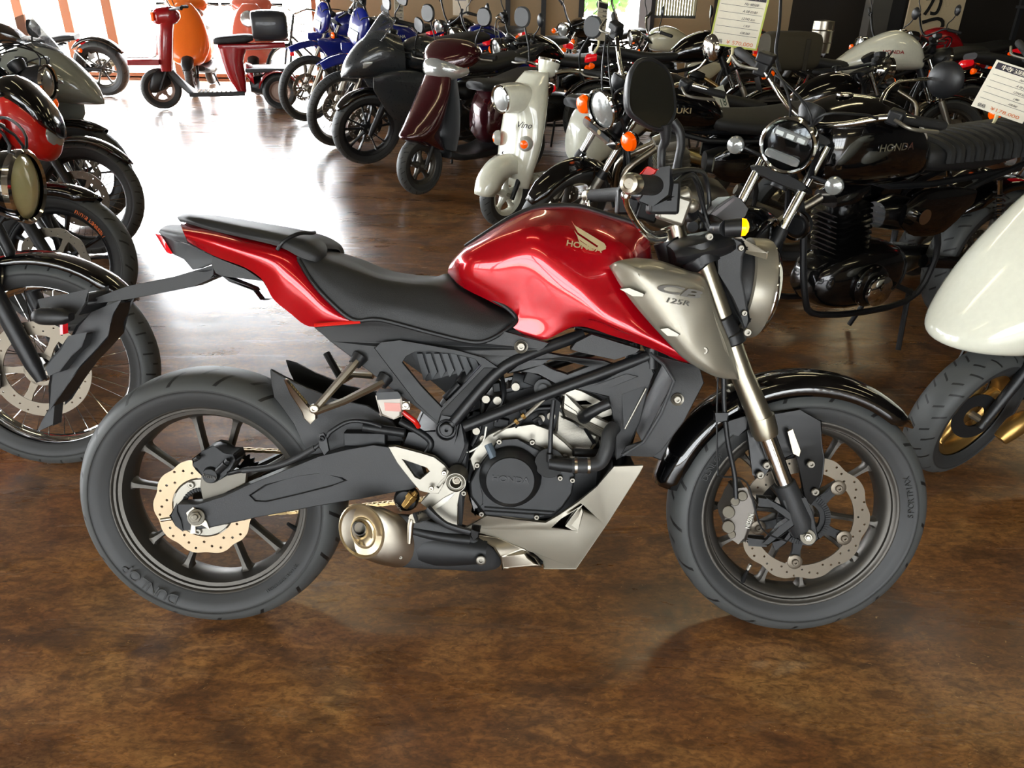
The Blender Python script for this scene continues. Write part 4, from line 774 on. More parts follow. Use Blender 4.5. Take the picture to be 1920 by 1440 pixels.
# ================================================================ the room
def floor_mat():
    m = bpy.data.materials.new('coated_brown_floor'); m.use_nodes = True; nt = m.node_tree; b = nt.nodes['Principled BSDF']; L = nt.links.new
    tc = nt.nodes.new('ShaderNodeTexCoord')
    def noise(sc, det, dist=0., st=(1, 1, 1), loc=(0, 0, 0)):
        mp = nt.nodes.new('ShaderNodeMapping'); mp.inputs['Scale'].default_value = st; mp.inputs['Location'].default_value = loc; L(tc.outputs['Object'], mp.inputs[0])
        n = nt.nodes.new('ShaderNodeTexNoise'); n.inputs['Scale'].default_value = sc; n.inputs['Detail'].default_value = det; n.inputs['Distortion'].default_value = dist; n.inputs['Roughness'].default_value = .62
        L(mp.outputs[0], n.inputs['Vector']); return n.outputs['Fac']
    def ramp(f, stops):
        r = nt.nodes.new('ShaderNodeValToRGB'); L(f, r.inputs[0]); e = r.color_ramp.elements
        e[0].position, e[0].color = stops[0][0], lin(stops[0][1]) if isinstance(stops[0][1], str) else (stops[0][1],)*3+(1,)
        e[1].position, e[1].color = stops[-1][0], lin(stops[-1][1]) if isinstance(stops[-1][1], str) else (stops[-1][1],)*3+(1,)
        for p, c in stops[1:-1]: x = e.new(p); x.color = lin(c) if isinstance(c, str) else (c,)*3+(1,)
        return r.outputs[0]
    base = ramp(noise(1.9, 6, .8, (1, 1.4, 1)), [(.30, '70482a'), (.42, '8c5c33'), (.50, '9c6a3b'), (.58, 'ae7a45'), (.70, 'b4854d')])
    grain = ramp(noise(16, 14, 1.6, (.7, 1.8, 1), (2, 5, 0)), [(.38, 0.), (.66, .75)])
    fine = ramp(noise(70, 10, 1.0, (.8, 1.6, 1), (4, 4, 0)), [(.42, 0.), (.64, .6)])
    dark = ramp(noise(3.4, 12, .9, (1, 1.4, 1), (3, 1, 0)), [(.49, 0.), (.58, .45), (.70, .85)])
    spots = ramp(noise(30, 5, .6, (1, 1, 1)), [(.67, 0.), (.73, .5)])
    ligh = ramp(noise(8, 14, 2.0, (.8, 1.6, 1), (7, 4, 0)), [(.57, 0.), (.68, .7)])
    fl = ramp(noise(55, 3, 1.5, (.8, 1.3, 1), (9, 2, 0)), [(.70, 0.), (.73, .8)])
    def mix(a, bcol, f):
        x = nt.nodes.new('ShaderNodeMix'); x.data_type = 'RGBA'; L(f, x.inputs['Factor']); L(a, x.inputs['A']); x.inputs['B'].default_value = lin(bcol); return x.outputs['Result']
    c = mix(mix(mix(mix(mix(mix(base, 'a8743c', ligh), '55371f', grain), '452c1b', fine), '38271c', dark), '2c1a10', spots), 'c49a62', fl); L(c, b.inputs['Base Color'])
    rr = ramp(noise(3.2, 12, .5, (.5, 2.2, 1)), [(.35, .24), (.65, .42)]); L(rr, b.inputs['Roughness'])
    b.inputs['Specular IOR Level'].default_value = .5
    b.inputs['Coat Weight'].default_value = .8
    cr_ = ramp(noise(7, 10, .3, (.35, 2.6, 1)), [(.30, .17), (.70, .30)]); L(cr_, b.inputs['Coat Roughness'])
    bp = nt.nodes.new('ShaderNodeBump'); bp.inputs['Strength'].default_value = .10; bp.inputs['Distance'].default_value = .004
    L(noise(5, 4, .2, (.8, 1.6, 1)), bp.inputs['Height']); L(bp.outputs[0], b.inputs['Normal']); L(bp.outputs[0], b.inputs['Coat Normal'])
    return m
XL, XR, YB, YF, ZC = -9.5, 9.5, 12.5, -4.5, 3.0
B().box(((XL+XR)/2, (YB+YF)/2, -.05), (XR-XL, YB-YF, .1)).build('floor', floor_mat())['kind'] = 'structure'
CEI = mat('ceiling_paint', '4c463e', .9); WALLM = mat('beige_wall_panel', 'a08c6e', .8, bump=.2, scale=30); DWL = mat('dark_wall', '2a251f', .8); WOOD = mat('door_wood_frame', 'a0623c', .5, bump=.3, scale=40)
CON = mat('outdoor_concrete', 'b8b4a8', .9, bump=.5, scale=20); COLM = mat('grey_steel_column', '4c4b47', .5, metal=.2); DCOL = mat('dark_steel_column', '1c1d1f', .5)
struct(B().box((0, 4, ZC+.05), (19, 17, .1)).build('ceiling', CEI))
struct(B().box((0, 4, -.14), (90, 90, .08)).build('ground_outside', CON))
def wallseg(b, x0, x1, y, z0=0, z1=ZC, th=.12): b.box(((x0+x1)/2, y+th/2, (z0+z1)/2), (x1-x0, th, z1-z0))
b = B(); wallseg(b, -2.9, .98, YB); wallseg(b, .98, 1.78, YB, 2.2, ZC); wallseg(b, 1.78, 2.0, YB); wallseg(b, 2.0, 2.62, YB, 0, .95); wallseg(b, 2.0, 2.62, YB, 2.1, ZC); wallseg(b, 2.62, 4.0, YB); struct(b.build('wall_back', WALLM))
b = B(); wallseg(b, 4.0, XR, YB); struct(b.build('wall_back_right', DWL))
b = B(); wallseg(b, XL, -2.9, YB, 2.7, ZC); wallseg(b, XL, -2.9, YB, -.02, .05); struct(b.build('wall_back_lintel', WOOD))
b = B()
struct(B().box((XR+.05, 4, ZC/2), (.1, 17, ZC)).build('wall_right', DWL))
b = B(); b.box((XL-.05, YF+2, ZC/2), (.1, 5, ZC)); b.box((XL-.05, 4.5, ZC-.1), (.1, 16, .2)); struct(b.build('wall_left', WALLM))
b = B(); b.box((-7.5, YF-.05, ZC/2), (4, .1, ZC)); b.box((6.2, YF-.05, ZC/2), (6.6, .1, ZC)); b.box((-1.3, YF-.05, ZC-.08), (8.5, .1, .16)); b.box((-1.3, YF-.05, .1), (8.5, .1, .2)); struct(b.build('wall_front', WALLM))
# sliding glass doors: wooden frames, each leaf with its own glass
GL = mat('window_glass', 'dfe8e8', .02, alpha=.10, var=0)
def leaf(n, a, c, z0, z1, fm, rails=(), fw=.07):
    a = V((*a, 0)); c = V((*c, 0)); d = (c-a).normalized(); L = (c-a).length; M = basis(a, d, (0, 0, 1)); b = B()
    for x in (fw/2, L-fw/2): b.box((x, (z0+z1)/2, 0), (fw, z1-z0, .045))
    for z in (z0+fw/2, z1-fw/2, *rails): b.box((L/2, z, 0), (L, fw, .04))
    b.tf(M); o = struct(b.build('door_%d' % n if z0 < .3 else 'window_%d' % n, fm)); g = B().box((L/2, (z0+z1)/2, 0), (L-.06, z1-z0-.06, .006)); g.tf(M); p = g.build('glass_pane', GL, o); p.visible_shadow = True; return o
k = 1
xs = [-9.45, -8.75, -8.05, -7.35, -6.65, -6.03, -5.1, -4.0, -2.95]
for a, c in zip(xs, xs[1:]): leaf(k, (a, YB+.02), (c, YB+.02), .03, 2.72, WOOD, (2.0,)); k += 1
for i in range(8): leaf(k, (XL-.03, 12.4-i*1.5), (XL-.03, 10.9-i*1.5), .03, 2.8, WOOD, (2.0,)); k += 1  # left wall glazing, out of view, added to let in more daylight
for i in range(6): leaf(k, (-5.5+i*1.42, YF-.03), (-4.08+i*1.42, YF-.03), .2, 2.84, mat('dark_window_frame', '25262a', .5), (1.9,), .06); k += 1
leaf(k, (2.0, YB+.05), (2.62, YB+.05), .95, 2.1, DCOL, (), .04); k += 1
b = B()
for i in range(15): b.box((2.03+i*.04, YB+.01, 1.53), (.036, .006, 1.08), R_(.25, 'Z').to_3x3())
tag(b.build('vertical_blind', mat('blind_fabric', 'c8c6a8', .8)), 'pale yellow-green vertical blind in the small window of the back wall', 'blind')
b = B(); [b.box((x, YB-.03, ZC/2), (.07, .07, ZC)) for x in (-.14, .38, .95, 1.92)]; 
for i, x in enumerate((-.14, .38, .93)): struct(B().box((x, YB-.04, ZC/2), (.07, .08, ZC)).build('trim_%d' % (i+1), DCOL))
struct(B().box((1.84, YB-.1, ZC/2), (.17, .16, ZC)).build('trim_4', mat('pale_post', 'a6a7ad', .6)))
struct(B().box((1.96, YB-.08, ZC/2), (.06, .12, ZC)).build('trim_5', DCOL)); struct(B().box((2.92, YB-.1, ZC/2), (.12, .16, ZC)).build('trim_6', DCOL))
struct(B().box((4.58, 10.9, ZC/2), (.24, .24, ZC)).build('column_1', COLM)); struct(B().box((4.82, 11.02, ZC/2), (.2, .24, ZC)).build('column_2', DCOL))
# poster on back wall
b = B(); b.box((-.83, YB-.008, 1.13), (.23, .006, .36)); PO = tag(b.build('wall_poster', PAP), 'small white printed poster on the beige back wall', 'poster')
b = B(); b.box((-.83, YB-.013, 1.2), (.16, .002, .12)); b.build('poster_picture', mat('poster_ink', 'a9a3a8', .7), PO)
# banner with brush lettering
BN = tag(B().box((5.95, 12.2, 1.2), (.78, .04, 1.6)).build('banner', mat('banner_cream', 'cdbb98', .8)), 'cream banner with black brush characters beside the dark column', 'banner')
for ch, z, w in (('が', 1.22, .36), ('つ', .90, .34)): text(ch, mat('brush_ink', '171413', .8), BN, basis((5.95, 12.17, z), (1, 0, 0), (.1, 0, 1)), w=w, off=.02)
# ceiling lamps
LMP = mat('lamp_tube', 'fff0c4', .5, emit=9.); LH = mat('lamp_housing', 'b0aea4', .6)
for i, (x, y) in enumerate([(-3, -1.5), (0, -1.5), (3, -1.5), (-3, 1.2), (0, 1.2), (3, 1.2), (-1.5, 4), (1.5, 4), (4.5, 4), (0, 7), (3, 7), (6, 7), (1.5, 10), (4.5, 10)]):
    o = empty('ceiling_lamp', 'twin-tube fluorescent ceiling lamp, %s of the %s row above the motorcycles' % ({-3: 'leftmost', 0: 'first' if y > 5 else 'middle', 3: 'second' if y > 5 else 'last', -1.5: 'first', 1.5: 'middle' if y < 5 else 'left one', 4.5: 'last' if y < 5 else 'right one', 6: 'third'}[x], {-1.5: 'nearest', 1.2: 'second', 4: 'third', 7: 'fourth', 10: 'farthest'}[y]), 'lamp', T_(x, y, ZC), 'fluorescent ceiling lamps')
    B().box((0, 0, -.03), (1.25, .2, .06)).build('lamp_housing', LH, o, bev=.005)
    for s in (-.05, .05): B().tube([(-.6, s, -.08), (.6, s, -.08)], .016, 10).build('lamp_tube', LMP, o)
# greenery outside the doorway
FOL = mat('hedge_leaves', '4f8a34', .7, bump=1., scale=12)
b = B()
for i in range(260):
    c = V((random.uniform(.2, 2.2), random.uniform(16.2, 17.2), random.uniform(.9, 2.6))); b.ball(c, random.uniform(.06, .14), (1, 1, .5), 6, R_(random.random()*3, 'X').to_3x3())
o = b.build('hedge', FOL); o['kind'] = 'stuff'; tag(o, 'green hedge outside the open doorway in the back wall', 'hedge')
# ================================================================ the other motorcycles and scooters
def G(px, py, z=0.):
    d = _fw+_rt*((px-960)/FOC)+_up*((720-py)/FOC); return CAM+d*((z-CH)/d.z)
VM = R_(rad(-90), 'Y')
def fenderB(R, a0, a1, hw, th=.003, drop=.03, n=24, tip=.5):
    b = B(); rows = []
    for i in range(n+1):
        t = i/n; a = rad(a0+(a1-a0)*t); k = min(1, t/.12*(1-tip)+tip, (1-t)/.12*(1-tip)+tip)
        rows.append([V((cos(a)*(R+dz*k), y*hw*k, sin(a)*(R+dz*k))) for y, dz in ((-1, -drop), (-.95, -drop*.35), (-.7, -.004), (0, .006), (.7, -.004), (.95, -drop*.35), (1, -drop))])
    b.grid(rows); return b
def card(name, label, M, w, h, edge, lines=5, head='', price='', grp=None, paper=PAP):
    o = tag(B().box((0, 0, 0), (w, h, .004)).tf(M).build(name, paper), label, 'price card', grp)
    if edge is not None:
        b = B(); t = w*.035
        for c, d in (((0, h/2-t/2, .003), (w, t, .003)), ((0, -h/2+t/2, .003), (w, t, .003)), ((-w/2+t/2, 0, .003), (t, h, .003)), ((w/2-t/2, 0, .003), (t, h, .003))): b.box(c, d)
        b.tf(M).build('card_border', edge, o)
    B().box((0, h*.40, .0035), (w*.90, h*.13, .002)).tf(M).build('card_heading', INK, o)
    if head: text(head, PAP, o, M @ T_(0, h*.40, .0048), w=w*.7, h=h*.09, ext=.0005)
    for i in range(lines):
        y = h*(.27-.125*i); text(('No 48500', 'A 08 0180', '12345 km', '1,900', '638,560')[i % 5], INK, o, M @ T_(w*.18, y, .0032), h=h*.045, ext=.0004, shear=.4, name='handwriting')
        B().box((0, y-h*.045, .0028), (w*.86, h*.006, .001)).tf(M).build('ruled_line', INK, o)
    if price: text(price, mat('orange_ink', 'd8743a', .7), o, M @ T_(w*.12, -h*.42, .0032), w=w*.55, h=h*.08, ext=.0004, name='price'); text('価格', INK, o, M @ T_(-w*.33, -h*.42, .0032), h=h*.08, ext=.0004, name='price_word')
    return o
DB = dict(wb=1.40, rf=.30, rr=.30, wf=.10, wr=.13, ri=.222, rir=.222, rake=26, lf=.66, paint=GBK, wheel='cast', rimm=RIM, forkU=CHR, forkL=ALU, head='round', hr=.085, headm=CHR, lens=CLR,
          bars=BLK, bh=.10, bw=.36, back=.08, mirror='round', mirm=BLK, sig=AMB, sigm=BLK, fend='std', fendm=GBK, tank=None, seat=None, seatm=SEATM, engm=EBK, pipe=STL, shocks='twin', fair=None, lod=0, disc=True, swide=.16,
          tail=True, tdz=0., gait=False, lens2=None, stand='side', text=None, textm=None, sidem=None, bars_up=0., twin=False, led=False, cowlm=None, hf=.14, sr=1., bar=None)
def bike(name, label, pos, yaw, lean=.2, steer=0., group=None, **kw):
    D = dict(DB, **kw); g = lambda k: D[k]; lod = g('lod'); nn = 64 if lod == 0 else 36 if lod == 1 else 24
    M = T_(pos[0], pos[1], .006) @ R_(rad(yaw), 'Z') @ R_(-lean, 'X'); o = empty(name, label, 'motorcycle', M, group)
    r = rad(g('rake')); a = V((-sin(r), 0, cos(r))); nf = V((cos(r), 0, sin(r))); A = V((0, 0, g('rf'))); A2 = A-nf*.045
    SM = T_(*A2) @ Matrix.Rotation(rad(steer), 4, a) @ T_(*-A2)
    def F(t, y=0., f=0.): return A+a*t+nf*f+V((0, y, 0))
    def bt(b, n, m, par=None, **k): b.tf(SM); return b.build(n, m, par or o, **k)
    TA = T_(*A); wbx = -g('wb'); TR_ = T_(wbx, 0, g('rr')); lf = g('lf')
    # wheels
    for nm, R, ri, w, T, S in (('front_wheel', g('rf'), g('ri'), g('wf'), TA, SM), ('rear_wheel', g('rr'), g('rir'), g('wr'), TR_, None)):
        if g('wheel') == 'wire': b = rimwB(ri+.006, w*.6, n=nn)
        elif g('wheel') == 'five': b = rimB(ri+.006, w*.72, [rad(90+72*i) for i in range(5)], sw=.03, flare=.04, n=nn)
        elif g('wheel') == 'fat': b = rimB(ri+.006, w*.72, [rad(90+360/7*i) for i in range(7)], sw=.02, n=nn)
        else: b = rimB(ri+.006, w*.72, sp5(90, 13), n=nn)
        b.tf(T); 
        if S is not None: b.tf(S)
        W = b.build(nm, g('rimm'), o, ang=50)
        b = tyreB(R, ri, w, nn); b.tf(T); b = b if S is None else b.tf(S); b.build('tire', RUB if g('wheel') != 'wire' else RUB2, W, ang=60)
        if g('wheel') == 'wire':
            b = wireB(ri-.006, 36 if lod < 2 else 20, r=.0018 if lod else .0016).tf(T); b = b if S is None else b.tf(S); b.build('spokes', CHR, W)
        if g('disc') and lod < 2:
            b = discB(.145 if nm[0] == 'f' else .11, .105 if nm[0] == 'f' else .07, holes=30, amp=.0 if g('wheel') == 'wire' else .045, n=80, y=-.065).join(carrierB(.106 if nm[0] == 'f' else .071, .05, -.062, 6)); b.tf(T); b = b if S is None else b.tf(S); b.build('brake_disc', DISC, W)
    if g('disc'):
        b = B(); b.pod([(-.06, 0, .015, .02), (0, 0, .03, .03), (.06, 0, .015, .02)], 10, 2, m=T_(*(F(.05, -.085, -.13))) @ R_(rad(80), 'Y')); bt(b, 'brake_caliper', g('engm'))
    # fork
    for s in (-1, 1):
        y = s*.088
        f = bt(B().tube([F(-.03, y), F(.02, y), F(.28, y), F(.30, y)], [.016, .024, .026, .023], 14), 'fork_leg', g('forkL'))
        bt(B().tube([F(.28, y), F(lf, y)], .0175, 14), 'fork_tube', g('forkU'), f)
        if lod == 0: bt(B().tube([F(.28, y), F(.32, y)], [.029, .024], 14), 'dust_seal', BLK, f)
    for t in (.47, lf-.01):
        b = B(); b.pod([(-.055, 0, .018, .115), (0, 0, .02, .12), (.03, 0, .018, .10)], 14, 2, m=T_(*F(t)) @ R_(-r, 'Y')); bt(b, 'fork_clamp', BLK)
    bt(B().tube([F(-.0, -.1), F(0, .1)], .011, 10), 'front_axle', ALU)
    if g('bar'):
        q_ = bt(B().pod([(-.02, 0, .015, .10), (0, 0, .026, .13), (.02, 0, .022, .125)], 18, 2, p=5, m=T_(*F(lf-.19, 0, .06))), 'fork_cover_plate', CHR); bt(B().box(F(lf-.19, 0, .083), (.004, .15, .024)), 'cover_plate_inlay', BLK, q_)
        bt(B().lathe([(0, .0005), (0, .012), (.003, .012), (.003, .0005)], c=F(lf-.19, 0, .084), ax=(1, 0, 0), n=16), 'cover_plate_emblem', LOGO, q_)
    # front mudguard
    if g('fend') == 'std': b = fenderB(g('rf')+.022, 35, 165, g('wf')*.62); b.tf(TA); fo = bt(b, 'front_fender', g('fendm'), solid=.003, ang=60)
    elif g('fend') == 'short': b = fenderB(g('rf')+.02, 55, 150, g('wf')*.64, drop=.05); b.tf(TA); fo = bt(b, 'front_fender', g('fendm'), solid=.003, ang=60)
    elif g('fend') == 'high':
        b = B(); rows = [[F(.44, y*w, f)+V((0, 0, dz+(-.03 if abs(y) > .5 else 0))) for y in (-1, -.7, 0, .7, 1)] for f, w, dz in ((-.12, .08, -.01), (.0, .095, .04), (.14, .095, .03), (.32, .085, -.06), (.46, .06, -.16))]
        b.grid([cr(q, 3) for q in [list(c) for c in zip(*[cr(c, 4) for c in zip(*rows)])]]); bt(b, 'front_fender', g('fendm'), solid=.004, ang=60)
    if g('fend') in ('std', 'short') and lod < 2:
        for s in (-1, 1): bt(B().tube([F(.2, s*.08, -.02), F(.28, s*.066, .03), F(.32, s*.05, .04)], .006, 8), 'fender_stay', g('fendm'), fo)
    # headlight
    H = F(lf-.07, 0, g('hf'))
    if g('head') == 'round':
        hr = g('hr'); hx = V((1, 0, -.08)).normalized()
        h = bt(B().lathe([(-.11, .0005), (-.105, hr*.4), (-.07, hr*.8), (-.02, hr*.98), (.02, hr*1.04), (.03, hr*1.02), (.03, hr*.93)], c=H, ax=hx, n=36), 'headlight', g('headm'))
        bt(B().lathe([(.018, hr*.96), (.030, hr*.7), (.038, hr*.35), (.04, .0005)], c=H, ax=hx, n=36), 'headlight_lens', g('lens'), h)
        bt(B().lathe([(.012, hr*1.05), (.03, hr*1.07), (.036, hr*1.0), (.03, hr*.93)], c=H, ax=hx, n=36), 'headlight_ring', CHR, h)
        if g('led'):
            bt(B().lathe([(.036, hr*.95), (.05, hr*.6), (.056, .0005)], c=H, ax=hx, n=36), 'lamp_glass', mat('lamp_glass', 'dfe6ea', .03, trans=1., ior=1.1, var=0), h)
            for z, w in ((hr*.42, hr*1.35), (-hr*.42, hr*1.35)): bt(B().pod([(-.012, 0, .012, w*.4), (0, 0, hr*.17, w*.5), (.008, 0, hr*.13, w*.48)], 18, 2, p=5, m=T_(*(H+hx*.036+V((0, 0, z))))), 'led_bar', mat('led_reflector', 'b9bab6', .25, metal=.6), h)
            for k in (-1, 0, 1): bt(B().box(H+hx*.046+V((0, k*hr*.42, hr*.42)), (.004, hr*.30, hr*.16)), 'led_element', mat('led_element', 'f4f4ee', .2), h, bev=.002)
        for s in (-1, 1): bt(B().tube([F(lf-.14, s*.09), H+V((-.02, s*hr, 0))], .010, 8), 'headlight_stay', BLK, h)
    elif g('head') == 'cowl':
        h = bt(B().pod([(-.10, .02, .06, .07), (-.02, .02, .14, .12), (.06, -.02, .13, .10), (.10, -.05, .08, .06), (.12, -.06, .03, .03)], 20, 4, m=T_(*H)), 'headlight_cowl', g('cowlm') or g('paint'))
        bt(B().pod([(-.10, .10, .05, .075), (.0, .11, .07, .12), (.09, .03, .06, .095), (.13, -.03, .03, .045)], 18, 3, m=T_(*H)), 'cowl_visor', GBK, h)
        bt(B().pod([(.06, -.04, .05, .07), (.105, -.05, .05, .06), (.125, -.05, .03, .03)], 16, 3, m=T_(*H)), 'headlight_lens', g('lens'), h)
    elif g('head') == 'plate':
        h = bt(B().pod([(-.04, .02, .12, .10), (.0, .04, .15, .12), (.03, .02, .13, .10), (.05, .0, .05, .05)], 20, 3, m=T_(*H) @ R_(rad(-10), 'Y')), 'headlight_cowl', g('paint'))
        bt(B().box((.052, 0, -.03), (.01, .13, .08)).tf(T_(*H) @ R_(rad(-10), 'Y')), 'headlight_lens', g('lens'), h, bev=.004)
    # turn signals
    if g('sig'):
        for s in (-1, 1):
            c = F(lf-.13, s*g('swide'), .06); st = bt(B().tube([F(lf-.13, s*.09, .02), c], .007, 8), 'turn_signal_stem', g('sigm'))
            k_ = g('sr'); bt(B().lathe([(-.03*k_, .006), (-.02*k_, .02*k_), (0, .031*k_), (.012, .032*k_)], c=c, ax=(1, 0, 0), n=18), 'signal_body', g('sigm'), st)
            bt(B().lathe([(.010, .032*k_), (.022*k_, .028*k_), (.03*k_, .015*k_), (.032*k_, .0005)], c=c, ax=(1, 0, 0), n=18), 'signal_lens', g('sig'), st)
    # handlebar
    bh, bw, bk = g('bh'), g('bw'), g('back'); top = F(lf+.03, 0, .0)
    hp = [top+V((-bk-.04, -bw, bh)), top+V((-bk*.4, -bw*.62, bh)), top+V((0, -bw*.28, bh*.35)), top, top+V((0, bw*.28, bh*.35)), top+V((-bk*.4, bw*.62, bh)), top+V((-bk-.04, bw, bh))]
    hb = bt(B().tube(hp, .0115, 10, sm=4), 'handlebar', g('bars'))
    for s in (-1, 1):
        e = top+V((-bk-.04, s*bw, bh)); i_ = top+V((-bk*.55, s*bw*.68, bh)); d = (e-i_).normalized()
        bt(B().tube([i_, i_+d*.01, e, e+d*.012], [.021, .0165, .0165, .012], 14), 'grip', RUBP, hb)
        if lod < 2:
            bt(B().box(i_-d*.02, (.05, .05, .05)), 'switch_box', BLK, hb, bev=.008)
            bt(B().tube([i_+V((.045, -s*.01, .0)), i_+V((.06, s*.05, -.005)), e+V((.05, 0, -.012))], [.006, .006, .007], 8, sm=4), 'lever', ALU, hb)
            if s < 0 and g('disc'): bt(B().box(i_+V((.03, s*-.02, .04)), (.05, .06, .035)), 'fluid_reservoir', BLK, hb, bev=.006)
        if g('mirror'):
            m0 = i_-d*.015; mp = m0+V((.02, s*.07, .17+g('bars_up')))
            st = bt(B().tube([m0, m0+V((.01, 0, .06)), mp-V((0, s*.02, .05)), mp], .0055, 8, sm=3), 'mirror_stem', CHR if g('mirm') is CHR else BLK, hb)
            if g('mirror') == 'round': bt(B().lathe([(-.02, .0005), (-.018, .03), (-.008, .05), (.004, .056), (.006, .052), (.004, .0005)], c=mp+V((0, 0, .05)), ax=(-1, s*.25, 0), n=22), 'mirror', g('mirm'), hb)
            else: bt(B().pod([(-.012, 0, .03, .05), (0, 0, .05, .075), (.012, 0, .045, .07)], 16, 2, p=3, m=T_(*(mp+V((0, s*.02, .04))))), 'mirror', g('mirm'), hb)
    if lod < 2:
        for s in (-1, 1) if g('twin') else (0,):
            bt(B().lathe([(-.04, .0005), (-.035, .03), (0, .045), (.02, .045), (.024, .038), (.022, .0005)], c=F(lf+.05, s*.055, .07), ax=(-.5, 0, .85), n=22), 'speedometer', BLK)
        for k, (y0, y1) in enumerate(((-.2, -.04), (-.17, .03), (.2, .05))):
            bt(B().tube([top+V((.0, y0, bh*.9)), top+V((.10, y0*.8, bh+.05-.02*k)), H+V((.02, y1, .11)), F(lf-.1, y1*1.3, .02)], .0045, 6, sm=5), 'control_cable', BLK, hb)
    # bodywork
    td = g('tdz'); x0 = -.30
    tank = g('tank') or [(x0, .86, .05, .06), (x0-.05, .87, .10, .12), (x0-.20, .875, .125, .148), (x0-.36, .84, .10, .12), (x0-.46, .80, .05, .08)]
    TKo = B().pod([(q[0], q[1]+td, q[2], q[3]) for q in tank], 28, 5, p=2.5).build('fuel_tank', g('paint'), o, ang=70)
    xm = sum(q[0] for q in tank)/len(tank); wm = max(q[3] for q in tank)
    if g('text'):
        for s in (-1, 1): text(g('text'), g('textm') or LOGO, TKo, basis((xm+.02, s*(wm+.0015), .875+td), (-s if s > 0 else 1, 0, 0), (0, -s*.0, 1)), w=.16, h=.026, off=.01)
    if lod < 2:
        xt = tank[1][0]-.1; B().lathe([(0, .03), (.006, .03), (.01, .022), (.01, .0005)], c=(xt, 0, max(q[1]+q[2] for q in tank)+td-.004), ax=(0, 0, 1), n=20).build('fuel_cap', CHR, TKo)
    seat = g('seat') or [(x0-.40, .80, .03, .09), (x0-.48, .785, .04, .115), (x0-.70, .78, .045, .14), (x0-.95, .82, .045, .125), (x0-1.13, .835, .03, .09)]
    B().pod([(q[0], q[1]+td, q[2], q[3]) for q in seat], 20, 5, p=3).build('seat', g('seatm'), o, ang=70)
    xs_ = seat[-1][0]
    # frame
    b = B()
    for s in (-1, 1): b.tube([F(.56), (x0-.02, s*.04, .62), (x0-.06, s*.09, .33), (x0-.16, s*.10, .22), (x0-.60, s*.11, .22), (x0-.70, s*.11, .40), (x0-.68, s*.10, .62), (xs_+.15, s*.10, .76+td)], .013, 8, sm=4); b.tube([F(.60), (x0-.4, s*.06, .70), (xs_+.2, s*.095, .73+td)], .014, 8, sm=3)
    b.tube([F(.44, 0, -.045), F(.66, 0, -.045)], .032, 14); b.build('frame', BLK, o)
    for s in (-1, 1):
        sa = B().tube([(x0-.66, s*.09, .38), (wbx+.12, s*.085, g('rr')+.01), (wbx-.03, s*.085, g('rr'))], [.022, .02, .016], 8, sc=(1, 1.3)).build('swingarm', g('engm'), o)
        if g('shocks') == 'twin':
            p0, p1 = V((wbx+.07, s*.115, g('rr')+.05)), V((wbx+.22, s*.12, .70+td)); sh_ = B().tube([p0, p1], .011, 8).build('rear_shock', CHR, o)
            b = B(); N = 9
            b.tube([p0.lerp(p1, .25+.6*i/(N*8))+V((cos(i*pi/4)*.021, sin(i*pi/4)*.021, 0)) for i in range(N*8+1)], .0038, 5); b.build('spring', EBK, sh_)
    # engine
    em = g('engm'); ex = x0-.33
    eng = B().pod([(ex-.25, .34, .07, .09), (ex-.18, .35, .11, .12), (ex, .34, .13, .13), (ex+.14, .33, .10, .11), (ex+.20, .33, .05, .07)], 20, 3, p=3.2).build('engine', em, o, ang=50)
    b = B(); ca = V((.22, 0, .97)).normalized()
    cyl0 = V((ex+.04, 0, .43)); b.tube([cyl0, cyl0+ca*.25], .06, 16); b.build('cylinder', em, eng)
    b = B()
    for k in range(9 if lod < 2 else 5):
        c = cyl0+ca*(.02+k*(.022 if lod < 2 else .04)); b.pod([(-.085, 0, .003, .07), (-.07, 0, .003, .088), (.07, 0, .003, .088), (.085, 0, .003, .07)], 16, 0, p=4, m=T_(*c) @ R_(rad(12.5), 'Y'))
    b.build('cooling_fins', em, eng); hd_ = cyl0+ca*.25
    B().pod([(-.08, 0, .03, .06), (0, 0, .04, .075), (.08, 0, .03, .06)], 14, 2, p=3, m=T_(*hd_) @ R_(rad(12.5), 'Y')).build('cylinder_head', em, eng)
    if lod < 2:
        for s in (-1, 1):
            b = B(); b.lathe([(0, .085), (.015, .085), (.028, .07), (.032, .04), (.032, .0005)], c=(ex-.02, s*.125, .33), ax=(0, s, 0), n=28); b.build('engine_cover', em, eng)
            b = B(); [bolt(b, (ex-.02+cos(t)*.078, s*.140, .33+sin(t)*.078), .006, ax=(0, s, 0)) for t in (.4, 1.6, 2.9, 4.2, 5.4)]; b.split('cover_bolt', CHR, eng)
        B().pod([(ex-.30, .56, .04, .04), (ex-.22, .57, .07, .10), (ex-.10, .57, .05, .05)], 14, 3).build('carburettor', g('engm') if g('engm') is not ALU else BLK, eng)
    for s in ((-1,) if not g('twin') else (-1, 1)):
        B().tube([hd_+V((.07, s*.03, -.02)), (x0+.0, s*.08, .52), (x0-.06, s*.12, .26), (x0-.3, s*.13, .19), (x0-.75, s*.14, .22)], .019, 10, sm=5).build('exhaust_pipe', g('pipe'), o)
        B().tube([(x0-.72, s*.15, .22), (x0-.78, s*.155, .24), (wbx-.08, s*.165, .36), (wbx-.13, s*.165, .37), (wbx-.13, s*.165, .37)], [.025, .043, .043, .03, .02], 18).build('muffler', g('pipe'), o)
    if not g('fair') or g('sidem'):
        for s in (-1, 1): B().pod([(x0-.44, .60, .04, .012), (x0-.52, .60, .09, .02), (x0-.68, .60, .09, .02), (x0-.80, .64, .03, .01)], 14, 3, p=3, m=T_(0, s*.12, 0)).build('side_cover', g('sidem') or g('paint'), o)
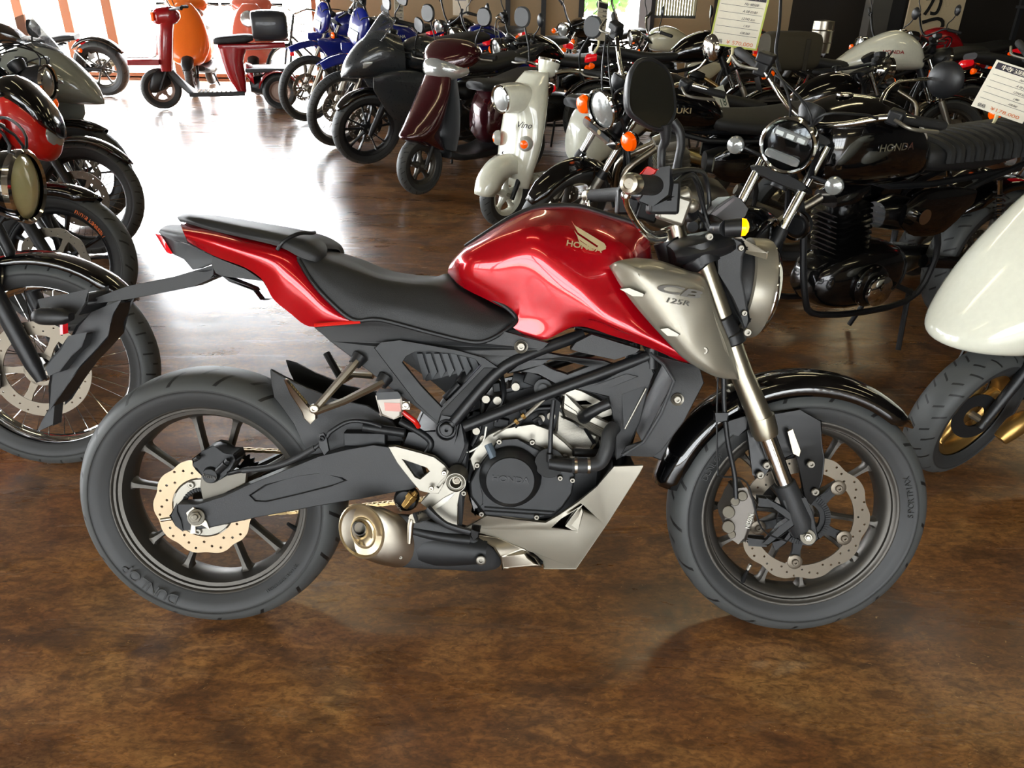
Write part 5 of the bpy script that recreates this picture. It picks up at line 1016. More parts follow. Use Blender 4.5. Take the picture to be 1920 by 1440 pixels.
    # tail
    b = fenderB(g('rr')+.05, 40, 150, .07, drop=.04); b.tf(TR_); b.build('rear_fender', g('fendm'), o, solid=.004, ang=60)
    xt = xs_-.02; tl_ = B().pod([(xt-.07, .76+td, .02, .03), (xt-.05, .77+td, .035, .05), (xt+.03, .78+td, .03, .05)], 14, 2).build('tail_light', REDL, o)
    b = B(); b.box((xt-.09, 0, .62+td), (.004, .20, .13), R_(-.3, 'Y').to_3x3()); b.build('number_plate_holder', BLK, o)
    for s in (-1, 1): 
        if g('sig'): B().lathe([(-.02, .012), (0, .025), (.02, .027), (.03, .01)], c=(xt-.02, s*.13, .70+td), ax=(-1, 0, 0), n=14).build('rear_turn_signal', g('sig'), o)
    if g('stand') == 'centre':
        for s in (-1, 1): st = B().tube([(x0-.64, s*.08, .26), (x0-.62, s*.11, .12), (x0-.60, s*.14, .01)], .011, 8).build('centre_stand', BLK, o)
    elif lod < 2:
        L = lean; q = V((x0-.35, .27, .27*math.tan(L)+.012)); B().tube([(x0-.40, .12, .24), q], .010, 8).build('side_stand', BLK, o)
    for s in (-1, 1):
        if lod < 2: B().tube([(x0-.52, s*.12, .30), (x0-.52, s*.20, .30)], .011, 8).build('footpeg', RUBP, o)
    # fairings
    if g('fair') == 'sport':
        fm = g('paint'); l2 = g('lens')
        fa = B().pod([(.19, .72, .015, .02), (.14, .77, .07, .09), (.03, .83, .13, .145), (-.12, .87, .17, .17), (-.28, .82, .18, .18)], 24, 4, p=2.2).build('front_fairing', fm, o, ang=60)
        for s in (-1, 1):
            B().pod([(-.02, .70, .05, .01), (-.15, .62, .17, .02), (-.35, .55, .24, .022), (-.58, .50, .20, .02), (-.75, .48, .06, .01)], 16, 4, p=2.6, m=T_(0, s*.19, 0)).build('side_fairing', fm, o, ang=60)
            B().pod([(.11, -.045, .008, .008), (.06, -.02, .035, .02), (-.04, .02, .038, .02), (-.12, .05, .008, .01)], 14, 3, m=T_(.075, s*.098, .80) @ R_(rad(s*-32), 'Z')).build('headlight_lens', l2, fa)
        b = B(); rows = []
        for t, w, z in ((.09, .07, .87), (.03, .115, .95), (-.05, .13, 1.05), (-.12, .125, 1.14), (-.16, .10, 1.19)): rows.append([V((t-.07*(abs(y)**2), y*w, z-.05*y*y)) for y in (-1, -.6, -.2, .2, .6, 1)])
        b.grid([cr(q, 3) for q in rows]); b.build('windscreen', mat('smoked_screen', '3a3c3e', .08, coat=1., alpha=.55), fa, solid=.003, ang=70)
        B().pod([(x0-.85, .74, .05, .07), (x0-1.0, .82, .06, .09), (x0-1.2, .90, .035, .05), (x0-1.27, .92, .01, .02)], 18, 3).build('tail_cowl', fm, o)
    elif g('fair') == 'dual':
        for s in (-1, 1): B().pod([(-.08, .84, .03, .01), (-.2, .78, .10, .03), (-.38, .74, .12, .035), (-.55, .74, .05, .01)], 14, 3, m=T_(0, s*.14, 0)).build('tank_shroud', g('paint'), o)
        B().pod([(x0-.9, .80, .03, .09), (x0-1.15, .85, .02, .08), (x0-1.3, .88, .01, .05)], 12, 3).build('tail_fender', g('paint'), o)
    return o
# ---- scooters
def scooter(name, label, pos, yaw, steer=0., kind='dio', paint=DKR, group=None, lod=0, wheelm=RIM, wb=1.15, r=.205, lean=0., mirrors=True, wh='five', box=False, seatm=SEATM, sc=1., **kw):
    o = empty(name, label, 'scooter', T_(pos[0], pos[1], .004) @ R_(rad(yaw), 'Z') @ R_(-lean, 'X') @ Matrix.Scale(sc, 4), group)
    rk = rad(26); a = V((-sin(rk), 0, cos(rk))); A = V((0, 0, r)); SM = T_(*A) @ Matrix.Rotation(rad(steer), 4, a) @ T_(*-A)
    def F(t, y=0., f=0.): return A+a*t+V((f*cos(rk), y, f*sin(rk)))
    def bt(b, n, m, par=None, **k): b.tf(SM); return b.build(n, m, par or o, **k)
    ri = r-.075
    for nm, T in (('front_wheel', T_(*A)), ('rear_wheel', T_(-wb, 0, r))):
        b = rimB(ri+.006, .06, [rad(90+72*i) for i in range(5)], hub=.035, sw=.03, flare=.04, n=40); b.tf(T)
        tb = tyreB(r, ri, kw.get('tw', .085), 48); tb.tf(T)
        if nm[0] == 'f': b.tf(SM); tb.tf(SM)
        W = b.build(nm, wheelm, o, ang=50); tb.build('tire', RUB, W, ang=60)
    for s in (-1, 1):
        bt(B().tube([F(-.02, s*.065), F(.14, s*.065), F(.30, s*.06)], [.014, .017, .014], 10), 'fork_leg', BLK)
    bt(B().tube([F(0, -.075), F(0, .075)], .012, 8), 'front_axle', ALU); bt(B().tube([F(.28, 0, -.0), F(.80)], .022, 10), 'steering_stem', BLK)
    bt(B().tube([F(.02, -.085), F(.18, -.095, .05), F(.3, -.06, .05)], .005, 6, sm=5), 'brake_cable', BLK)
    if kind == 'vino':
        b = fenderB(r+.035, 8, 160, .075, drop=.10, tip=.75); b.tf(T_(*A)); bt(b, 'front_fender', paint, solid=.004, ang=60)
        b = B().pod([(.24, .0, .03, .10), (.34, -.02, .055, .15), (.48, .01, .065, .175), (.62, .04, .075, .17), (.74, .06, .10, .15), (.82, .09, .09, .12), (.90, .14, .05, .09)], 28, 5, p=2.3, m=T_(-.10, 0, 0) @ VM); AP = b.build('front_apron', paint, o, ang=70)
        B().pod([(-.16, .765, .06, .10), (-.05, .765, .085, .11), (.04, .765, .082, .10), (.075, .765, .078, .088)], 24, 4, m=T_(-.04, 0, 0)).build('headlight_housing', paint, AP, ang=60)
        hl = (.032, 0, .765); B().lathe([(0, .078), (.012, .082), (.018, .076), (.012, .068)], c=hl, ax=(1, 0, -.1), n=32).build('headlight_ring', CHR, AP); B().lathe([(.006, .072), (.016, .05), (.02, .0005)], c=hl, ax=(1, 0, -.1), n=32).build('headlight_lens', CLR, AP)
        for s in (-1, 1):
            B().lathe([(-.01, .045), (.01, .043), (.025, .03), (.03, .0005)], c=(-.045, s*.128, .52), ax=(.85, s*.5, 0), n=24).build('signal_body', mat('signal_body_grey', 'b0b0a8', .3, coat=.5), AP); B().lathe([(.016, .036), (.028, .022), (.034, .0005)], c=(-.045, s*.128, .52), ax=(.85, s*.5, 0), n=20).build('signal_lens', AMB, AP)
        B().lathe([(0, .022), (.006, .024), (.008, .016), (.002, .0005)], c=(-.028, -.0, .60), ax=(1, 0, .1), n=20).build('key_hole', CHR, AP)
        text('Vino', INK, AP, basis((-.03, .140, .63), (-.35, .93, 0), (.05, .0, 1)), w=.095, h=.035, shear=.5)
        for sgn in (-1, 1): pass
        bt(B().lathe([(-.07, .0005), (-.068, .03), (-.05, .052), (0, .066), (.02, .068)], c=F(.80, 0, .02), ax=(-.25, 0, .95), n=28), 'speedometer_pod', paint); bt(B().lathe([(.018, .069), (.03, .069), (.034, .06), (.03, .0005)], c=F(.80, 0, .02), ax=(-.25, 0, .95), n=28), 'speedometer_rim', CHR)
        top = .76
    elif kind == 'big':
        b = fenderB(r+.03, 20, 150, .065, drop=.05); b.tf(T_(*A)); bt(b, 'front_fender', BLK, solid=.004, ang=60); top = .78
        AP = B().pod([(.30, .0, .03, .06), (.36, -.10, .10, .16), (.5, -.06, .12, .23), (.68, .0, .10, .22), (.85, .05, .07, .16), (.95, .08, .03, .08)], 28, 5, p=2.3, m=T_(-.12, 0, 0) @ VM).build('front_apron', paint, o, ang=70)
    else:
        AP = B().pod([(.30, .04, .03, .09), (.36, -.04, .12, .10), (.41, -.11, .17, .12), (.47, -.08, .15, .145), (.58, -.02, .11, .155), (.72, .05, .07, .145), (.86, .10, .05, .11)], 26, 5, p=1.75, m=T_(-.12, 0, 0) @ VM).build('front_apron', paint, o, ang=70); top = .76
        B().pod([(.30, .09, .02, .16), (.45, .10, .02, .19), (.65, .12, .02, .17), (.80, .14, .02, .12)], 18, 4, m=T_(-.12, 0, 0) @ VM).build('inner_leg_shield', GRY, o)
    # handlebar cowl
    T = F(top)
    if kind != 'vino':
        cw = bt(B().pod([(-.18, .02, .03, .10), (-.10, .04, .08, .20), (.02, .03, .10, .23), (.11, .0, .08, .17), (.17, -.02, .05, .08)], 24, 4, m=T_(*T)), 'handlebar_cowl', paint, ang=60)
        bt(B().pod([(.03, -.06, .05, .20), (.11, -.055, .078, .175), (.175, -.05, .066, .11), (.205, -.05, .02, .04)], 20, 4, m=T_(*T)), 'headlight_lens', CLR, cw)
        for s in (-1, 1): bt(B().pod([(.01, -.04, .03, .025), (.06, -.035, .055, .045), (.12, -.035, .05, .04), (.155, -.045, .02, .02)], 12, 3, m=T_(*T) @ T_(.0, s*.175, 0) @ R_(rad(-s*40), 'Z')), 'signal_lens', AMB, cw)
    hb = bt(B().tube([T+V((-.09, -.33, .03)), T+V((-.04, -.14, .03)), T, T+V((-.04, .14, .03)), T+V((-.09, .33, .03))], .011, 8, sm=3), 'handlebar', BLK if kind != 'vino' else CHR)
    for s in (-1, 1):
        e = T+V((-.09, s*.34, .03)); i_ = T+V((-.065, s*.22, .03)); bt(B().tube([i_, e], [.018, .0165], 12), 'grip', RUBP, hb)
        bt(B().tube([i_+V((.03, 0, 0)), i_+V((.05, s*.05, -.01)), e+V((.04, 0, -.015))], .006, 8, sm=3), 'brake_lever', ALU, hb)
        if mirrors:
            mp = i_+V((.02, s*.03, .20)); st = bt(B().tube([i_+V((.01, -s*.02, 0)), i_+V((.03, -s*.02, .10)), mp], .006, 8, sm=3), 'mirror_stem', BLK, hb)
            bt(B().pod([(-.018, 0, .03, .04), (0, 0, .06, .065), (.014, 0, .052, .058)], 18, 3, p=2.3, m=T_(*(mp+V((0, s*.02, .05))))), 'mirror', GRY if kind == 'vino' else BLK, hb)
    # floor, body, seat
    B().pod([(-.20, .27, .03, .12), (-.32, .24, .03, .16), (-.62, .24, .035, .16), (-.75, .28, .05, .13)], 16, 3, p=4).build('floorboard', BLK if kind != 'vino' else paint, o)
    bd = B().pod([(-.60, .45, .12, .10), (-.68, .48, .20, .14), (-.85, .50, .16, .16), (-1.1, .56, .11, .15), (-1.35, .62, .05, .09), (-1.42, .64, .02, .04)], 24, 4, p=2.6).build('rear_body', paint, o, ang=70)
    B().pod([(-.56, .70, .03, .09), (-.64, .70, .045, .13), (-.85, .69, .045, .145), (-1.12, .74, .05, .13), (-1.30, .75, .03, .10)], 20, 4, p=3).build('seat', seatm, o, ang=70)
    B().pod([(-.75, .26, .06, .05), (-.95, .24, .08, .09), (-1.15, .22, .08, .10), (-1.28, .22, .05, .06)], 14, 3, p=3).build('engine_case', EBK, o)
    B().tube([(-.9, -.13, .24), (-1.1, -.15, .26), (-1.32, -.15, .30)], [.03, .05, .045], 14).build('muffler', STL, o)
    B().pod([(-1.38, .62, .04, .07), (-1.43, .62, .035, .06), (-1.45, .62, .01, .03)], 14, 2).build('tail_light', REDL, o)
    B().tube([(-.85, .09, .16), (-.86, .14, .012)], .011, 8).build('stand', BLK, o)
    return o
# ---------------------------------------------------------------- right-hand row
GB = bike('roadster_motorcycle', 'black retro roadster with ribbed seat and round LED headlamp, on its centre stand', (.75, 2.74), 203, lean=.02, steer=36, mirror=None, led=True, rake=24, rf=.33, rr=.31, ri=.24, wheel='fat', lf=.645, hr=.09, head='round', headm=GBK, lens=mat('dark_lens', '0c0d0e', .1, coat=1.), sig=CLR, sigm=BLK, engm=mat('polished_black_engine', '0e0e0f', .2, metal=.3, coat=.8), forkL=BLK, bars=CHR, bw=.38, bh=.10, back=.12, mirm=BLK, text='HONDA', textm=CHR, stand='centre', swide=.185, wb=1.44,
          tank=[(-.29, .85, .06, .07), (-.34, .86, .13, .14), (-.50, .87, .16, .175), (-.70, .84, .135, .16), (-.80, .80, .08, .12), (-.83, .78, .02, .06)], seat=[(-.80, .80, .04, .10), (-.87, .80, .055, .13), (-1.10, .80, .06, .145), (-1.40, .84, .055, .13), (-1.55, .85, .03, .09)])
hn = B().lathe([(0, .0005), (0, .03), (.02, .048), (.035, .05)], c=(-.24, .10, .60), ax=(-.9, -.4, 0), n=28).build('horn', BLK, GB); B().lathe([(-.004, .044), (-.004, .052), (.006, .053), (.008, .046)], c=(-.24, .10, .60), ax=(-.9, -.4, 0), n=28).build('horn_ring', CHR, hn)
B().tube([(-.80, .10, .60), (-.80, .17, .60)], .030, 18).build('carburettor_cover', CHR, GB)
B().lathe([(0, .062), (.012, .062), (.02, .05), (.022, .0005)], c=(-.66, .165, .32), ax=(0, 1, 0), n=32).build('crankcase_cap', CHR, GB)
b = B()
for i in range(13): x = -.88-i*.05; b.tube([(x, -.145, .79), (x, -.125, .838+i*.002), (x, 0, .858+i*.0028), (x, .125, .838+i*.002), (x, .145, .79)], .019, 8, sm=4)
b.split('seat_rib', SEATM, GB)
GN = bike('street_motorcycle', 'black street motorcycle with chrome forks, round glass headlamp and gold tank lettering', (.24, 4.1), 184, lean=.17, steer=38, rf=.30, rr=.29, wf=.09, wr=.11, wheel='five', hr=.092, headm=GBK, sig=AMB, sigm=CHR, engm=ALU, forkL=ALU, bars=CHR, bw=.38, bh=.17, back=.12, mirror='round', mirm=CHR, sr=1.45, bar=True, text='SUZUKI', textm=LOGO, sidem=GBK, twin=True, wb=1.3, swide=.17, bars_up=.0)
GNF = None
VI = scooter('retro_scooter', 'white retro scooter with round headlamp, right of the maroon scooter', (-.06, 4.78), 221, steer=8, kind='vino', paint=WHT, wheelm=WHT, sc=1.0)
DI = scooter('sport_scooter', 'maroon scooter with pointed apron and amber-and-clear headlamp, left of the white retro scooter', (-.68, 5.58), 228, steer=2, kind='dio', paint=DKR, lean=.0)
R15 = bike('sport_motorcycle', 'black fully faired sport motorcycle between the blue trail motorcycles and the maroon scooter', (-1.24, 6.60), 203, lean=.16, steer=10, paint=mat('satin_charcoal', '26292b', .28, coat=.6), fair='sport', wheel='cast', rimm=BLK, forkU=ALU, forkL=BLK, head=None, sig=None, mirror='sq', bh=.02, bw=.32, back=.05, bars_up=.02, lod=1, wb=1.32)
bike('trail_motorcycle', 'blue trail motorcycle with blue number board and wire wheels, beside the black faired sport motorcycle', (-1.62, 7.35), 208, lean=.15, steer=20, paint=BLU, fair='dual', fend='high', fendm=BLU, wheel='wire', rimm=ALU, forkU=STL, forkL=STL, head='plate', rf=.345, ri=.27, rr=.32, rir=.23, wf=.08, wr=.11, tdz=.1, lod=1, mirror='sq', bh=.12, lf=.74, text='YAMAHA', textm=WD)
bike('trail_motorcycle', 'second blue trail motorcycle, the one with its wheel next to the three-wheeler', (-2.25, 8.75), 214, lean=.15, steer=10, paint=BLU, fair='dual', fend='high', fendm=BLU, wheel='wire', rimm=ALU, forkU=STL, forkL=STL, head='plate', rf=.345, ri=.27, rr=.32, rir=.23, wf=.08, wr=.11, tdz=.1, lod=1, mirror=None, bh=.12, lf=.74)
bike('racing_motorcycle', 'white, red and blue faired sport motorcycle behind the blue trail motorcycles', (-2.15, 10.2), 222, lean=.15, steer=5, paint=mat('white_red_fairing', 'dad8d2', .2, coat=1.), fair='sport', fendm=RD2, lod=1, head=None, sig=None, mirror='sq', bh=.02)
# second line behind
sp = [
 ('naked_motorcycle', 'blue-tanked motorcycle with bare silver frame, behind the seat of the maroon scooter', (-.85, 8.9), 200, dict(paint=BLU, engm=ALU, headm=CHR, wheel='cast')),
 ('street_motorcycle', 'dark street motorcycle with tall handlebar against the beige wall', (-1.2, 10.7), 215, dict(paint=GBK, bh=.2, headm=BLK)),
 ('street_motorcycle', 'black motorcycle with long black seat and red tail lamp above the white retro scooter', (-.35, 7.6), 188, dict(paint=GBK, tdz=-.02)),
 ('street_motorcycle', 'cream-tanked street motorcycle in front of the small blind window', (1.1, 9.1), 176, dict(paint=CRM, headm=CHR, bars=CHR)),
 ('street_motorcycle', 'orange-tanked motorcycle beyond the dark tail of the touring machine', (2.3, 10.4), 190, dict(paint=ORG)),
 ('naked_motorcycle', 'black naked motorcycle with bronze muffler beyond the gold-lettered black tank', (2.12, 7.25), 3, dict(paint=GBK, pipe=mat('bronze_titanium', '8a7450', .3, metal=1.), tdz=.03)),
 ('touring_motorcycle', 'black touring motorcycle with gold-silver muffler behind the round LED headlamp', (2.6, 5.4), 5, dict(mirror=None, tdz=-.12, bh=.0, paint=GBK, pipe=mat('champagne_steel', 'b3a67c', .3, metal=1.))),
 ('naked_motorcycle', 'white-tanked naked motorcycle with black knee panels in front of the dark pillar', (3.5, 6.45), 354, dict(paint=WHT, text='HONDA', textm=RD2, headm=BLK, tdz=.04, mirror=None, bh=.06, tank=[(-.30, .82, .05, .07), (-.38, .87, .11, .14), (-.56, .90, .15, .18), (-.80, .83, .12, .15), (-.98, .76, .05, .11)])),
 ('naked_motorcycle', 'second white-tanked motorcycle right of the banner', (5.6, 7.8), 10, dict(paint=CRM, text='HONDA', textm=INK, headm=BLK)),
 ('street_motorcycle', 'dark olive motorcycle with chrome bars in the far right corner', (6.3, 6.1), 20, dict(paint=mat('olive_paint', '4a4c3a', .3, coat=.6), bars=CHR, bh=.18)),
 ('street_motorcycle', 'black motorcycle with red tail lamp and chrome rack behind the ribbed seat', (2.2, 3.95), 184, dict(paint=GBK, tdz=-.04, mirror=None)),
 ('street_motorcycle', 'black motorcycle with striped round mirror left of the dark pillar', (3.3, 8.6), 180, dict(paint=GBK, bh=.16, mirror='round')),
 ('street_motorcycle', 'dark red motorcycle under the banner', (4.3, 9.7), 183, dict(paint=RD2, bh=.14)),
 ('street_motorcycle', 'black motorcycle beside the doorway in the back wall', (.35, 10.9), 205, dict(paint=GBK, bh=.16)),
 ('street_motorcycle', 'black motorcycle right of the second white tank', (6.1, 9.0), 183, dict(paint=GBK, bh=.14, bars=CHR)),
]
for nm, lb, p, y, k in sp: bike(nm, lb, p, y, **dict(dict(lod=1 if p[1] < 8.5 else 2, lean=.16, steer=random.choice((15, 25, 30)) if y > 90 and y < 300 else 5), **k))
# ---------------------------------------------------------------- left-hand row
bike('street_motorcycle', 'black motorcycle with chrome wire wheel and large drilled brake disc, nearest on the left', G(128, 868), 3, lean=.2, steer=2, wheel='wire', rimm=CHR, rf=.318, ri=.243, wf=.105, forkU=BLK, forkL=BLK, headm=GBK, hr=.098, lens=mat('yellow_lens', 'c9c490', .1, coat=1., trans=.2), sig=CLR, fendm=GBK, mirror=None, bh=.14, text=None, lf=.575, rake=19, hf=.155)
L2 = bike('sport_motorcycle', 'red and black sport motorcycle with orange lettering on its front wheel, on the left', G(138, 622), 2, lean=.22, steer=2, paint=RD3, head='cowl', cowlm=RD3, wheel='cast', rimm=BLK, forkU=BLK, forkL=BLK, fend='short', sig=None, mirror=None, bh=.03, wf=.11, lf=.60, hf=.18, fair='dual')
arc_text('ninja kawasaki', -.052, .232, rad(62), .014, mat('orange_decal', 'e06a22', .5), L2, dr=1, adv=.8, Mx=T_(0, 0, .3), name='wheel_lettering')
bike('street_motorcycle', 'black street motorcycle with dark wire wheel and orange turn signal, third on the left', G(178, 478), 4, lean=.2, steer=2, wheel='wire', rimm=BLK, headm=BLK, forkU=CHR, forkL=BLK, sig=AMB, lod=1, mirror=None, fendm=GBK)
bike('sport_motorcycle', 'pale grey faired sport motorcycle with pointed nose, farthest in the left row', G(168, 422), 2, lean=.18, steer=2, paint=mat('pale_grey_paint', '8d9088', .25, coat=1.), fair='sport', wheel='cast', rimm=BLK, fend='short', head=None, sig=None, mirror='sq', lod=1, bh=.03, wf=.12, rr=.32)
bike('cruiser_motorcycle', 'low black cruiser by the glass doors, its fat rear wheel toward the three-wheeler', (-6.95, 10.55), 183, lean=.15, steer=5, paint=GBK, wheel='fat', rr=.335, wr=.17, wb=1.62, tdz=-.12, lod=1, bh=.16, fendm=GBK)

# red three-wheeler with luggage box ------------------------------------
TW = empty('delivery_trike', 'red three-wheeled delivery scooter with black luggage box on its rack', 'three-wheeler', T_(-4.15, 9.53, .004) @ R_(rad(196), 'Z'))
def w3(nm, x, y, r, w, st=0, m=ALU, par=TW, kind=5):
    b = rimB(r-.075, w*.7, [rad(90+72*i) for i in range(5)] if kind else [], hub=.05 if kind else .07, sw=.04, flare=.05, n=36); b.tf(T_(x, y, r) @ R_(rad(st), 'Z'))
    if not kind: b.join(B().lathe([(-.03, .0005), (-.03, .05), (-.02, r-.10), (-.03, r-.08)], c=(x, y, r), n=30)); b.join(B().lathe([(.03, .0005), (.03, .05), (.02, r-.10), (.03, r-.08)], c=(x, y, r), n=30))
    W = b.build(nm, m, par, ang=50); tyreB(r, r-.08, w, 40).tf(T_(x, y, r) @ R_(rad(st), 'Z')).build('tire', RUB, W, ang=60); return W
w3('front_wheel', 0, 0, .225, .09, 14, mat('wheel_pinkish', '9c8478', .4, metal=.5))
B().pod([(-.12, .30, .02, .03), (-.05, .33, .11, .07), (.05, .30, .12, .08), (.12, .24, .06, .05)], 16, 3).build('fork_cover', BLK, TW)
for s in (-1, 1): B().tube([(0, s*.07, .22), (-.10, s*.06, .42)], .02, 8).build('fork_leg', BLK, TW)
B().pod([(.42, .10, .06, .11), (.60, .12, .075, .13), (.85, .17, .075, .12), (.95, .20, .08, .14)], 16, 3, p=5, m=VM).build('front_column', RD2, TW, ang=40)
hc = B().pod([(-.34, 1.0, .03, .06), (-.28, 1.0, .09, .13), (-.12, .99, .09, .14), (-.06, .98, .06, .10)], 18, 3, p=4).build('handlebar_cowl', RD2, TW, ang=50)
for s in (-1, 1): B().box((-.06, s*.12, .99), (.03, .05, .09)).build('turn_signal', AMB, hc, bev=.008)
B().lathe([(-.03, .06), (.01, .07), (.015, .05), (.02, .0005)], c=(-.06, 0, .99), ax=(1, 0, 0), n=24).build('headlight', CLR, hc)
B().tube([(-.38, -.33, 1.08), (-.25, -.12, 1.06), (-.22, 0, 1.05), (-.25, .12, 1.06), (-.38, .33, 1.08)], .012, 8, sm=3).build('handlebar', BLK, TW)
for s in (-1, 1):
    B().tube([(-.35, s*.26, 1.08), (-.40, s*.36, 1.08)], .018, 10).build('grip', RUBP, TW); B().tube([(-.28, s*.2, 1.08), (-.24, s*.26, 1.2)], .006, 6).build('mirror_stem', BLK, TW)
    B().pod([(-.01, 0, .03, .05), (.0, 0, .04, .065), (.01, 0, .03, .05)], 14, 2, m=T_(-.24, s*.28, 1.23)).build('mirror', BLK, TW)
B().box((.12, 0, .52), (.34, .30, .06)).build('front_tray', RD2, TW, bev=.01)
b = B()
for y in (-.12, -.06, 0, .06, .12): b.tube([(.28, y, .57), (.02, y, .57), (-.03, y, .62), (-.06, y, .80)], .006, 6, sm=3)
b.tube([(.28, -.14, .57), (.28, .14, .57)], .006, 6); b.build('front_rack', CHR, TW)
B().pod([(-.10, .46, .06, .05), (-.22, .30, .06, .06), (-.34, .18, .04, .16), (-.40, .17, .03, .17)], 14, 3, p=4).build('leg_shield_lower', GRY, TW)
B().box((-.62, 0, .17), (.62, .34, .05)).build('floorboard', GRY, TW, bev=.01)
b = B()
for i in range(8): b.box((-.42-i*.05, 0, .20), (.018, .30, .008))
b.build('floor_mat', STL, TW)
B().pod([(.18, .90, .05, .14), (.35, .86, .10, .15), (.52, .84, .12, .15), (.66, .86, .16, .15)], 16, 3, p=4, m=VM).build('seat_post', RD2, TW, ang=45)
B().pod([(-.70, .68, .02, .10), (-.80, .67, .04, .12), (-1.20, .68, .035, .12), (-1.45, .69, .03, .10)], 16, 3, p=4).build('body_panel', RD2, TW)
B().pod([(-.66, .73, .03, .10), (-.72, .74, .045, .13), (-1.0, .76, .05, .14), (-1.10, .77, .03, .12)], 16, 3, p=3).build('seat', SEATM, TW)
for s in (-1, 1):
    w3('rear_wheel', -1.33, s*.26, .20, .12, 0, mat('wheel_pinkish', '9c8478'), TW, 0)
    b = fenderB(.235, 10, 175, .085, drop=.02); b.tf(T_(-1.33, s*.26, .20)); b.build('rear_fender', RD2, TW, solid=.004, ang=60)
B().box((-1.22, 0, .43), (.5, .58, .04)).build('rear_deck', GRY, TW, bev=.015); B().pod([(-1.0, .25, .08, .1), (-1.2, .25, .12, .2), (-1.45, .25, .08, .12)], 14, 3, p=3).build('engine_case', EBK, TW)
B().pod([(-1.0, .40, .03, .05), (-.98, .42, .09, .16), (-1.05, .36, .12, .2)], 12, 2).build('body_flank', RD2, TW)
b = B(); b.tube([(-1.12, -.1, .74), (-1.5, -.1, .74), (-1.5, .1, .74), (-1.12, .1, .74)], .008, 8); b.build('rear_rack', CHR, TW)
B().box((-1.52, 0, .62), (.05, .18, .10)).build('tail_light', REDL, TW, bev=.01)
bx = B().pod([(-1.10, .90, .12, .15), (-1.13, .90, .155, .19), (-1.30, .90, .165, .20), (-1.46, .90, .155, .19), (-1.50, .90, .11, .15)], 24, 3, p=4).build('luggage_box', mat('box_black', '2a2d31', .35, coat=.3), TW)
# orange scooter and salmon delivery scooter facing the camera, behind the trike
scooter('large_scooter', 'orange and black scooter with broad front apron behind the red three-wheeler', (-4.25, 10.75), 280, kind='big', paint=ORG, lod=2, sc=1.15)
DS = scooter('delivery_scooter', 'salmon delivery scooter with round headlamp behind the black luggage box', (-3.45, 10.9), 280, kind='big', paint=mat('salmon_paint', 'd4674f', .3, coat=.7), lod=2, sc=1.15)
hb_ = B().lathe([(-.04, .06), (.03, .085), (.045, .075), (.05, .0005)], c=(.02, 0, .80), ax=(1, 0, .1), n=30).build('round_headlight', CLR, DS)
# bicycle with basket
BI = empty('city_bicycle', 'bicycle with wire basket between the three-wheeler and the blue trail motorcycles', 'bicycle', T_(-2.95, 10.6, .004) @ R_(rad(235), 'Z'))
for nm, x in (('front_wheel', 0), ('rear_wheel', -1.05)):
    W = rimwB(.30, .025, .02, .06, 40).tf(T_(x, 0, .33)).build(nm, ALU, BI); B().lathe([(cos(t)*.017, .315+sin(t)*.017) for t in [2*pi*k/8 for k in range(8)]], c=(x, 0, .33), n=48, closed=True).build('tire', RUBP, W); wireB(.295, 28, .06).tf(T_(x, 0, .33)).build('spokes', CHR, W)
b = B(); 
for p in (((0, .05, .33), (-.08, .05, .62), (-.12, 0, .68)), ((0, -.05, .33), (-.08, -.05, .62), (-.12, 0, .68)), ((-.10, 0, .66), (-.20, 0, .98)), ((-.13, 0, .74), (-.5, 0, .45), (-.62, 0, .30)), ((-.62, 0, .30), (-.75, 0, .80)), ((-.62, 0, .3), (-1.05, 0, .33)), ((-1.05, 0, .33), (-.72, 0, .65))): b.tube(p, .014, 8)
b.build('frame', GRY, BI); B().tube([(-.38, -.27, 1.02), (-.25, -.2, 1.05), (-.20, 0, .99), (-.25, .2, 1.05), (-.38, .27, 1.02)], .011, 8, sm=3).build('handlebar', CHR, BI)
B().pod([(-.62, .84, .02, .03), (-.72, .85, .03, .07), (-.88, .86, .03, .1), (-.92, .86, .02, .08)], 14, 3).build('saddle', BLK, BI)
b = B()
for i in range(9):
    t = i/8; b.tube([(.0+.0, -.17+t*.34, .72), (.05, -.19+t*.38, .96)], .003, 5); b.tube([(-.22, -.17+t*.34, .72), (-.24, -.19+t*.38, .96)], .003, 5)
for z, e in ((.72, 0), (.80, .015), (.88, .03), (.96, .05)): b.tube([(e, -.17-e*.4, z), (e, .17+e*.4, z), (-.22-e*.4, .17+e*.4, z), (-.22-e*.4, -.17-e*.4, z), (e, -.17-e*.4, z)], .004, 5)
b.build('basket', STL, BI)
# white scooter cut by the right edge ------------------------------------
WS = scooter('sport_scooter', 'white scooter with gold front wheel, cut off by the right edge of the picture', G(1772, 884), 190, kind='plain', paint=WHT, wheelm=GLD, r=.222, steer=20, tw=.105)
for o in list(WS.children):
    if o.name.split('.')[0] in ('front_apron', 'inner_leg_shield', 'headlight_lens'): bpy.data.objects.remove(o)
AP = B().pod([(.455, .04, .05, .03), (.46, .03, .15, .10), (.485, .03, .18, .16), (.56, .06, .17, .20), (.67, .12, .15, .22), (.80, .20, .13, .21), (.95, .29, .09, .18)], 36, 6, p=2.1, m=T_(.03, 0, 0) @ VM).build('front_apron', WHT, WS, ang=70)
b = B(); bolt(b, (.035, .165, .70), .008, ax=(.5, .75, .3)); b.build('apron_screw', ALU, AP)
B().lathe([(0, .0005), (0, .045), (.004, .047), (.006, .036), (.001, .034)], c=(-.06, .193, .80), ax=(.4, .85, .2), n=28).build('apron_recess_ring', WHT, AP)
b = B(); b.pod([(-.05, 0, .015, .02), (0, 0, .03, .03), (.06, 0, .02, .02)], 12, 2, m=T_(-.12, .075, .20) @ R_(rad(50), 'Y')); b.build('brake_caliper', GLD, WS, bev=.003)
